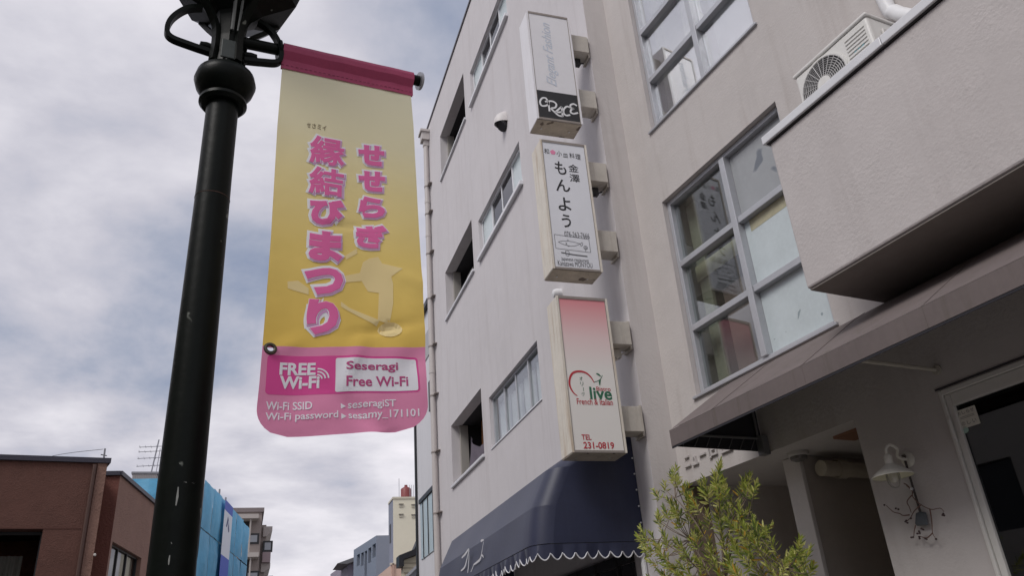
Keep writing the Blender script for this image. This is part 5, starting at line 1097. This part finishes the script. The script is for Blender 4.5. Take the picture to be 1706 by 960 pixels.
def far_apartment():
    d = 72; L_ = ond((392, 853), d); M_ = ond((437, 854), d); R_ = ond((451, 873), d+2)
    A = thing('far_apartment', (M_.x, M_.y+5, 0), 'distant brown apartment block with stacked balconies beyond the blue sheeting', 'building')
    m_a = mat('apartment_tile', (.30, .255, .235), .85, var=(.4, .1)); m_l = mat('apartment_light', (.44, .40, .375), .8); z1 = M_.z
    mb = MB(); mb.box((L_.x-3, L_.y, 0), (M_.x, L_.y+9, z1)); mb.build('wall', m_a, A)
    MB().box((L_.x-3.1, L_.y-.15, z1+.002), (M_.x+.15, L_.y+9, z1+.35)).build('parapet', mat('parapet_dark', (.2, .17, .17), .8), A)
    MB().box((M_.x+.002, L_.y+1.5, 0), (R_.x-.35, L_.y+8, R_.z-.2)).build('stair_block', m_a, A)
    k = (ond((437, 900), d).z-ond((437, 910), d).z)/10
    for y in (862, 925, 985):
        z = ond((430, y), d).z; x0, x1 = ond((405, y), d-1.2).x, ond((431, y), d-1.2).x
        b = MB().box((x0-1, L_.y-1.3, z-.35), (x1, L_.y-.002, z)).build('balcony_slab', m_l, A)
        MB().box((x0-1, L_.y-.004, z-2.2), (x1-.7, L_.y-.001, z-.36)).build('balcony_opening', m_dark, A); MB().tube([(x1-.6, L_.y-1.1, z-3), (x1-.6, L_.y-1.1, z-.36)], .06, 6).build('balcony_pole', m_l, A)
    for y in (899, 962):
        p = ond((421, y), d); f = MB().box((p.x-.55, L_.y-.06, p.z-.4), (p.x+.5, L_.y-.002, p.z+.45)).build('window', m_black, A); MB().box((p.x-.4, L_.y-.08, p.z-.25), (p.x+.35, L_.y-.062, p.z+.3)).build('pane', mat('far_glass', (.35, .37, .40), .15), f)
    for y0, y1 in ((873, 890), (935, 950)):
        a, b = ond((442, y0), d).z, ond((442, y1), d).z
        MB().prism([(M_.x+.2, L_.y+1.3, a), (R_.x+.15, L_.y+1.3, a), (R_.x+.15, L_.y+1.3, a-.35), (R_.x-.3, L_.y+1.3, b), (M_.x+.2, L_.y+1.3, b)], (0, 5, 0)).build('balcony_end', m_l, A)
    for y in (911, 970):
        p = ond((445, y), d+1.2); f = MB().box((p.x-.35, L_.y+1.2, p.z-.45), (p.x+.45, L_.y+1.48, p.z+.45)).build('window', m_black, A); MB().box((p.x-.2, L_.y+1.17, p.z-.3), (p.x+.3, L_.y+1.19, p.z+.3)).build('pane', mat('far_glass', (0, 0, 0)), f)
    p0, p1 = ond((440, 915), d+1.2), ond((448, 938), d+1.2); MB().box((p0.x-.1, L_.y+1.0, p1.z), (p1.x+.1, L_.y+1.49, p0.z-.3)).build('balcony_front', mat('balcony_pinkish', (.36, .28, .29), .8), A)
far_apartment()

def neighbours():
    # white building right behind the main one
    y0, y1 = YE1+.03, 14.9; zt = onx((706, 528), 2.97).z
    N1 = thing('white_neighbour', (4, 14, 0), 'white building squeezed between the banner and the drainpipe, with black edge trim', 'building')
    P = lambda px: onx(px, 2.97)
    mb = MB(); mb.box((2.97, y0, 3.0), (6.5, y1, zt)); mb.build('wall', mat('neighbour_white', (.70, .70, .73), .8, var=(1, .06), streak=(5, .3, (.5, .49, .5))), N1)
    MB().box((2.90, y0, zt+.002), (6.5, y1+.06, zt+.10)).build('roof_edge', m_black, N1)
    MB().box((2.93, y1+.002, 2.9), (3.05, y1+.06, zt)).build('corner_trim', m_black, N1)
    MB().box((2.955, y0+.02, zt-.95), (2.968, y1-.35, zt-.45)).build('grey_panel', mat('louvre_grey', (.42, .42, .43), .6), N1)
    a = P((708, 780)); b = P((702, 838))
    fr = MB().box((2.93, y0+.1, b.z-.02), (2.968, y1-.25, b.z+.05)); w = fr.build('window', m_black, N1)
    for k in range(3): MB().box((2.945, y0+.15+.42*k, 3.6), (2.968, y0+.19+.42*k, b.z-.025)).build('mullion', m_black, w)
    MB().box((2.956, y0+.12, 3.6), (2.966, y1-.27, b.z-.03)).build('pane', m_frost, w)
    MB().box((2.94, y0+.05, onx((703, 690), 2.97).z-.2), (2.968, y0+.25, onx((703, 690), 2.97).z+.35)).build('small_window', m_black, N1)
    MB().box((3.05, y0+.05, 0), (6.5, y1-.05, 2.995)).build('ground_floor', mat('neighbour_base', (.5, .49, .48), .8), N1)
    # cream house with a black roof, further on
    d = 22; H1 = thing('cream_house', (xy((690, 950), d)[0]+1, xy((690, 950), d)[1]+2, 0), 'cream boarded house with a thick black roof edge below the white building', 'house')
    e = [ond(p, d) for p in ((664, 927), (672, 920), (688, 914), (699, 889), (710, 884))]; yb = e[0].y
    Z = lambda px: ony(px, yb)
    pts = [Z((665, 926)), Z((690, 916)), Z((702, 888)), Z((740, 880)), Z((740, 892)), Z((706, 897)), Z((694, 925)), Z((673, 932)), Z((673, 944)), Z((665, 944))]
    MB().prism(pts, (0, .45, 0)).build('roof', mat('black_roof', (.018, .018, .022), .5), H1)
    w = [Z((673, 933)), Z((694, 926)), Z((706, 898)), Z((740, 893))]; w = [p+Vector((0, .15, 0)) for p in w]
    MB().prism(w+[Vector((w[-1].x, w[-1].y, 0)), Vector((w[0].x, w[0].y, 0))], (0, .28, 0)).build('wall', mat('cream_boards', (.66, .60, .46), .8, var=(1.5, .08)), H1)
    for y in (938, 946, 954):
        p, q = Z((674, y)), Z((712, y-6)); MB().box((p.x, yb+.135, p.z-.012), (q.x, yb+.148, p.z+.012)).build('board_joint', mat('joint_tan', (.42, .37, .28), .8), H1)
    p, q = Z((709, 890)), Z((728, 926)); lv = MB().box((p.x, yb-.3, q.z), (q.x+.1, yb+.14, p.z)).build('louvred_box', mat('louvre_grey', (0, 0, 0)), H1)
    for k in range(5):
        z = q.z+(p.z-q.z)*(k+.5)/5; MB().box((p.x+.02, yb-.34, z-.03), (q.x+.08, yb-.302, z+.025)).build('slat', mat('slat_beige', (.50, .46, .40), .7), lv)
    # pale gabled porch roof
    d = 15.6; g = thing('gabled_porch', (xy((712, 960), d)[0], xy((712, 960), d)[1]+.5, 0), 'pale blue grey gabled porch at the end of the navy awning', 'porch')
    yb2 = ond((712, 945), d).y; Z2 = lambda px: ony(px, yb2)
    pr = [Z2((683, 958)), Z2((714, 929)), Z2((733, 945)), Z2((733, 985)), Z2((683, 985))]; pr = pr[:3]+[Vector((pr[2].x, yb2, 0)), Vector((pr[0].x, yb2, 0))]
    MB().prism(pr, (0, 1.2, 0)).build('gable_wall', mat('porch_pale', (.60, .63, .68), .7), g)
    rf = [Z2((680, 961)), Z2((714, 927)), Z2((714, 930.5)), Z2((682, 962))]; MB().prism([p-Vector((0, .1, 0)) for p in rf], (0, 1.4, 0)).build('roof_edge', mat('roof_grey_dark', (.14, .14, .15), .6), g)
    rf = [Z2((714, 927)), Z2((736, 944)), Z2((736, 947)), Z2((714, 930.3))]; MB().prism([p-Vector((0, .1, 0)) for p in rf], (0, 1.4, 0)).build('roof_slope', mat('porch_white', (.74, .75, .78), .6), g)
    # cream tower with grey flank and a water tank
    d = 60; a = ond((655, 832), d); b = ond((700, 832), d); c = ond((648, 837), d*1.035)
    Tn = thing('cream_tower', (a.x+2, a.y+3, 0), 'tall cream tower block with a red water tank on its roof', 'building')
    MB().box((a.x, a.y, 0), (b.x+3, a.y+.06, a.z)).build('wall', mat('tower_cream', (.74, .70, .56), .8, var=(.5, .05)), Tn)
    MB().box((a.x+.001, a.y+.062, 0), (b.x+3, a.y+2.1, a.z-.001)).build('grey_flank', mat('tower_grey', (.22, .24, .30), .8), Tn)
    MB().box((a.x-.05, a.y-.06, a.z+.002), (b.x+3, a.y+2, a.z+.14)).build('parapet', mat('tower_cap', (.62, .58, .47), .8), Tn)
    for y in (843, 860):
        for x in (668.5, 690):
            p = ond((x, y), d); w = MB().box((p.x-.14, a.y-.05, p.z-.1), (p.x+.14, a.y-.002, p.z+.1)).build('window', mat('tower_vent', (.50, .47, .38), .7), Tn); MB().box((p.x-.17, a.y-.12, p.z+.102), (p.x+.17, a.y-.002, p.z+.14)).build('hood', mat('tower_vent_dark', (.25, .23, .2), .7), w)
    p = ond((650, 884), d); MB().box((a.x-.03, a.y+1.0, p.z-.7), (a.x-.001, a.y+1.5, p.z+.6)).build('side_window', m_black, Tn)
    t = ond((676.5, 832), d+2); th = (ond((676, 816), d+2).z-a.z); wt = thing('water_tank', (t.x, t.y, a.z+.14), 'dark red round water tank on the cream tower', 'tank')
    MB().lathe([(0, 0), (.40, 0), (.40, th*.86), (.36, th*.92), (.12, th*1.05), (.12, th*1.16), (0, th*1.16)], (t.x, t.y, a.z+.14), 18).build('tank_body', mat('tank_red', (.22, .05, .05), .5), wt, smooth=True)
    mb = MB()
    for k in range(3): mb.tube([(t.x+.2+.14*k, t.y-.5, a.z+.1), (t.x+.2+.14*k, t.y-.5, a.z+th*1.2)], .018, 5)
    mb.build('ladder', mat('aerial_metal', (0, 0, 0)), wt)
    for x, y in ((665, 798), (694, 808)):
        q = ond((x, 832), d+1); tpz = ond((x, y), d+1).z; o = MB().tube([(q.x, q.y, a.z+.14), (q.x, q.y, tpz)], .02, 5).build('rooftop_rod', mat('aerial_metal', (0, 0, 0)))
        tag(o, 'thin rod aerial on the cream tower, left of the water tank' if x < 680 else 'thin rod aerial on the cream tower, right of the water tank', 'aerial', 'rods on the cream tower')
    # grey blue office
    d = 46; l = ond((593, 916), d*1.09); m = ond((627, 893), d); r = ond((649, 893), d)
    G = thing('grey_office', (m.x+1, m.y+3, 0), 'blue grey office building with dark window columns below the cream tower', 'building')
    m_g = mat('office_grey', (.23, .26, .32), .8, var=(.6, .08)); O = Vector((m.x, m.y, 0)); U = (Vector((l.x, l.y, 0))-O).normalized(); ln = (Vector((l.x, l.y, 0))-O).length+.5; NV = Vector((-U.y, U.x, 0)); 
    if NV.x > 0: NV = -NV
    zt = m.z
    sh = Sheet(O, U, ZV, NV); wins = []
    for x0, x1, yt, yb_ in ((594.5, 599.5, 926, 945), (601.5, 606, 923, 945), (607.5, 611.5, 920, 962), (613.5, 618.5, 915, 940), (620.5, 626, 909, 931)):
        a0 = sh.ab((x1, yt))[0]; a1 = sh.ab((x0, yt))[0]; wins.append((max(.08, a0), min(ln-.1, a1), sh.ab((x0, yb_))[1], sh.ab((x0, yt))[1]))
    wins += [(wins[4][0], wins[4][1], wins[4][2]-2.6, wins[4][2]-1.0), (wins[3][0], wins[3][1], wins[3][2]-2.6, wins[3][2]-1.0), (wins[1][0], wins[1][1], wins[1][2]-2.6, wins[1][2]-1.0)]
    mb = MB(); facade(mb, O, U, ZV, NV, 0, ln, 0, zt, wins, .25); B_ = O+XU*(r.x-m.x); mb.quad(O, B_, B_+ZV*zt, O+ZV*zt); mb.quad(O+ZV*zt, B_+ZV*zt, B_+U*ln+ZV*zt, O+U*ln+ZV*zt); mb.quad(O+U*ln, B_+U*ln, B_+U*ln+ZV*zt, O+U*ln+ZV*zt); mb.build('wall', m_g, G)
    for a0, a1, z0, z1 in wins:
        P = lambda u, z: O+U*u+ZV*z-NV*.24
        MB().quad(P(a0, z0), P(a1, z0), P(a1, z1), P(a0, z1)).build('window', mat('office_glass', (.02, .022, .03), .1), G)
    # low dark building with a purple roof line
    d = 56; l = ond((553, 955), d*1.1); r = ond((582, 937), d); r2 = ond((593, 937), d)
    Lw = thing('low_block', (r.x, r.y+3, 0), 'low brown block with a sloping mauve roof edge beyond the grey office', 'building')
    O = Vector((r.x, r.y, 0)); Q = Vector((l.x, l.y, 0)); mb = MB(); mb.prism([O, Q, Q+XU*6, O+XU*6], (0, 0, r.z-.9)); mb.build('wall', mat('low_brown', (.22, .13, .11), .85), Lw)
    mb = MB(); k = Vector((-.1, 0, 0)); mb.prism([O+k, Q+k, Q+XU*5.9, O+XU*1.2], (0, 0, .9)); o = mb.build('roof_band', mat('mauve_band', (.28, .25, .31), .7), Lw); o.location.z = r.z-.898
    p = ond((586, 932), d-1); MB().prism([(p.x-.9, p.y, p.z-.25), (p.x+.9, p.y, p.z+.35), (p.x+.9, p.y, p.z+.1), (p.x-.3, p.y, p.z-.3)], (0, 3, 0)).build('canopy', mat('roof_grey_dark', (0, 0, 0)), Lw); MB().tube([(p.x+.3, p.y+1, p.z-1.2), (p.x+.3, p.y+1, p.z+.1)], .06, 6).build('canopy_post', m_black, Lw)
    # salmon building at the foot of the tower
    d = 40; l = ond((628, 960), d*1.1); r = ond((652, 942), d); r2 = ond((676, 943), d)
    Sa = thing('salmon_building', (r.x+1, r.y+2, 0), 'salmon pink low building at the foot of the cream tower', 'building')
    O = Vector((r.x, r.y, 0)); Q = Vector((l.x, l.y, 0)); MB().prism([O, Q, Q+XU*8, O+XU*8], (0, 0, r.z)).build('wall', mat('salmon', (.66, .46, .37), .85, var=(.8, .08)), Sa)
    p = ond((655, 951), d); MB().box((p.x-.05, O.y-.06, p.z-.6), (p.x+.05, O.y-.002, p.z+.3)).build('drainpipe', mat('salmon_dark', (.48, .32, .26), .8), Sa)
    MB().box((O.x-.06, O.y-.06, r.z+.002), (O.x+8, O.y+.1, r.z+.08)).build('roof_edge', mat('salmon_edge', (.70, .60, .50), .8), Sa)
neighbours()

def opposite(y0, y1, x, zt, col, label, nu, nz):  # out-of-view street side, added to block low sky and fill the reflections
    B = thing('opposite_building', (x-3, (y0+y1)/2, 0), label, 'building', 'buildings across the street')
    m = mat(label, col, .85, var=(.8, .1)); hs = []; w = (y1-y0)/nu; h = (zt-.8)/nz
    for i in range(nu):
        for k in range(nz): hs.append((y0+w*(i+.22), y0+w*(i+.78), .9+h*k, .9+h*k+h*.5))
    mb = MB(); O = Vector((x, 0, 0)); facade(mb, O, YU, ZV, XU, y0, y1, 0, zt, hs, .12)
    mb.quad((x, y0, 0), (x-6, y0, 0), (x-6, y0, zt), (x, y0, zt)); mb.quad((x, y1, 0), (x-6, y1, 0), (x-6, y1, zt), (x, y1, zt)); mb.quad((x, y0, zt), (x-6, y0, zt), (x-6, y1, zt), (x, y1, zt)); mb.build('wall', m, B)
    for a, b, c, d in hs: MB().quad((x-.11, a, c), (x-.11, b, c), (x-.11, b, d), (x-.11, a, d)).build('window', mat('opposite_glass', (.03, .033, .04), .1), B)
    MB().box((x-6, y0-.05, zt+.002), (x+.08, y1+.05, zt+.12)).build('roof_edge', m_black, B)
opposite(-16, -6.5, -7.6, 9.5, (.42, .40, .38), 'grey three storey house added unseen behind the camera', 4, 3)
opposite(-6, 3.0, -7.9, 7.2, (.22, .11, .08), 'brown two storey shop added across the road, seen in the panes', 4, 2)
opposite(3.4, 12.5, -8.2, 8.4, (.50, .47, .42), 'unseen beige shop added next to the brown building', 4, 3)
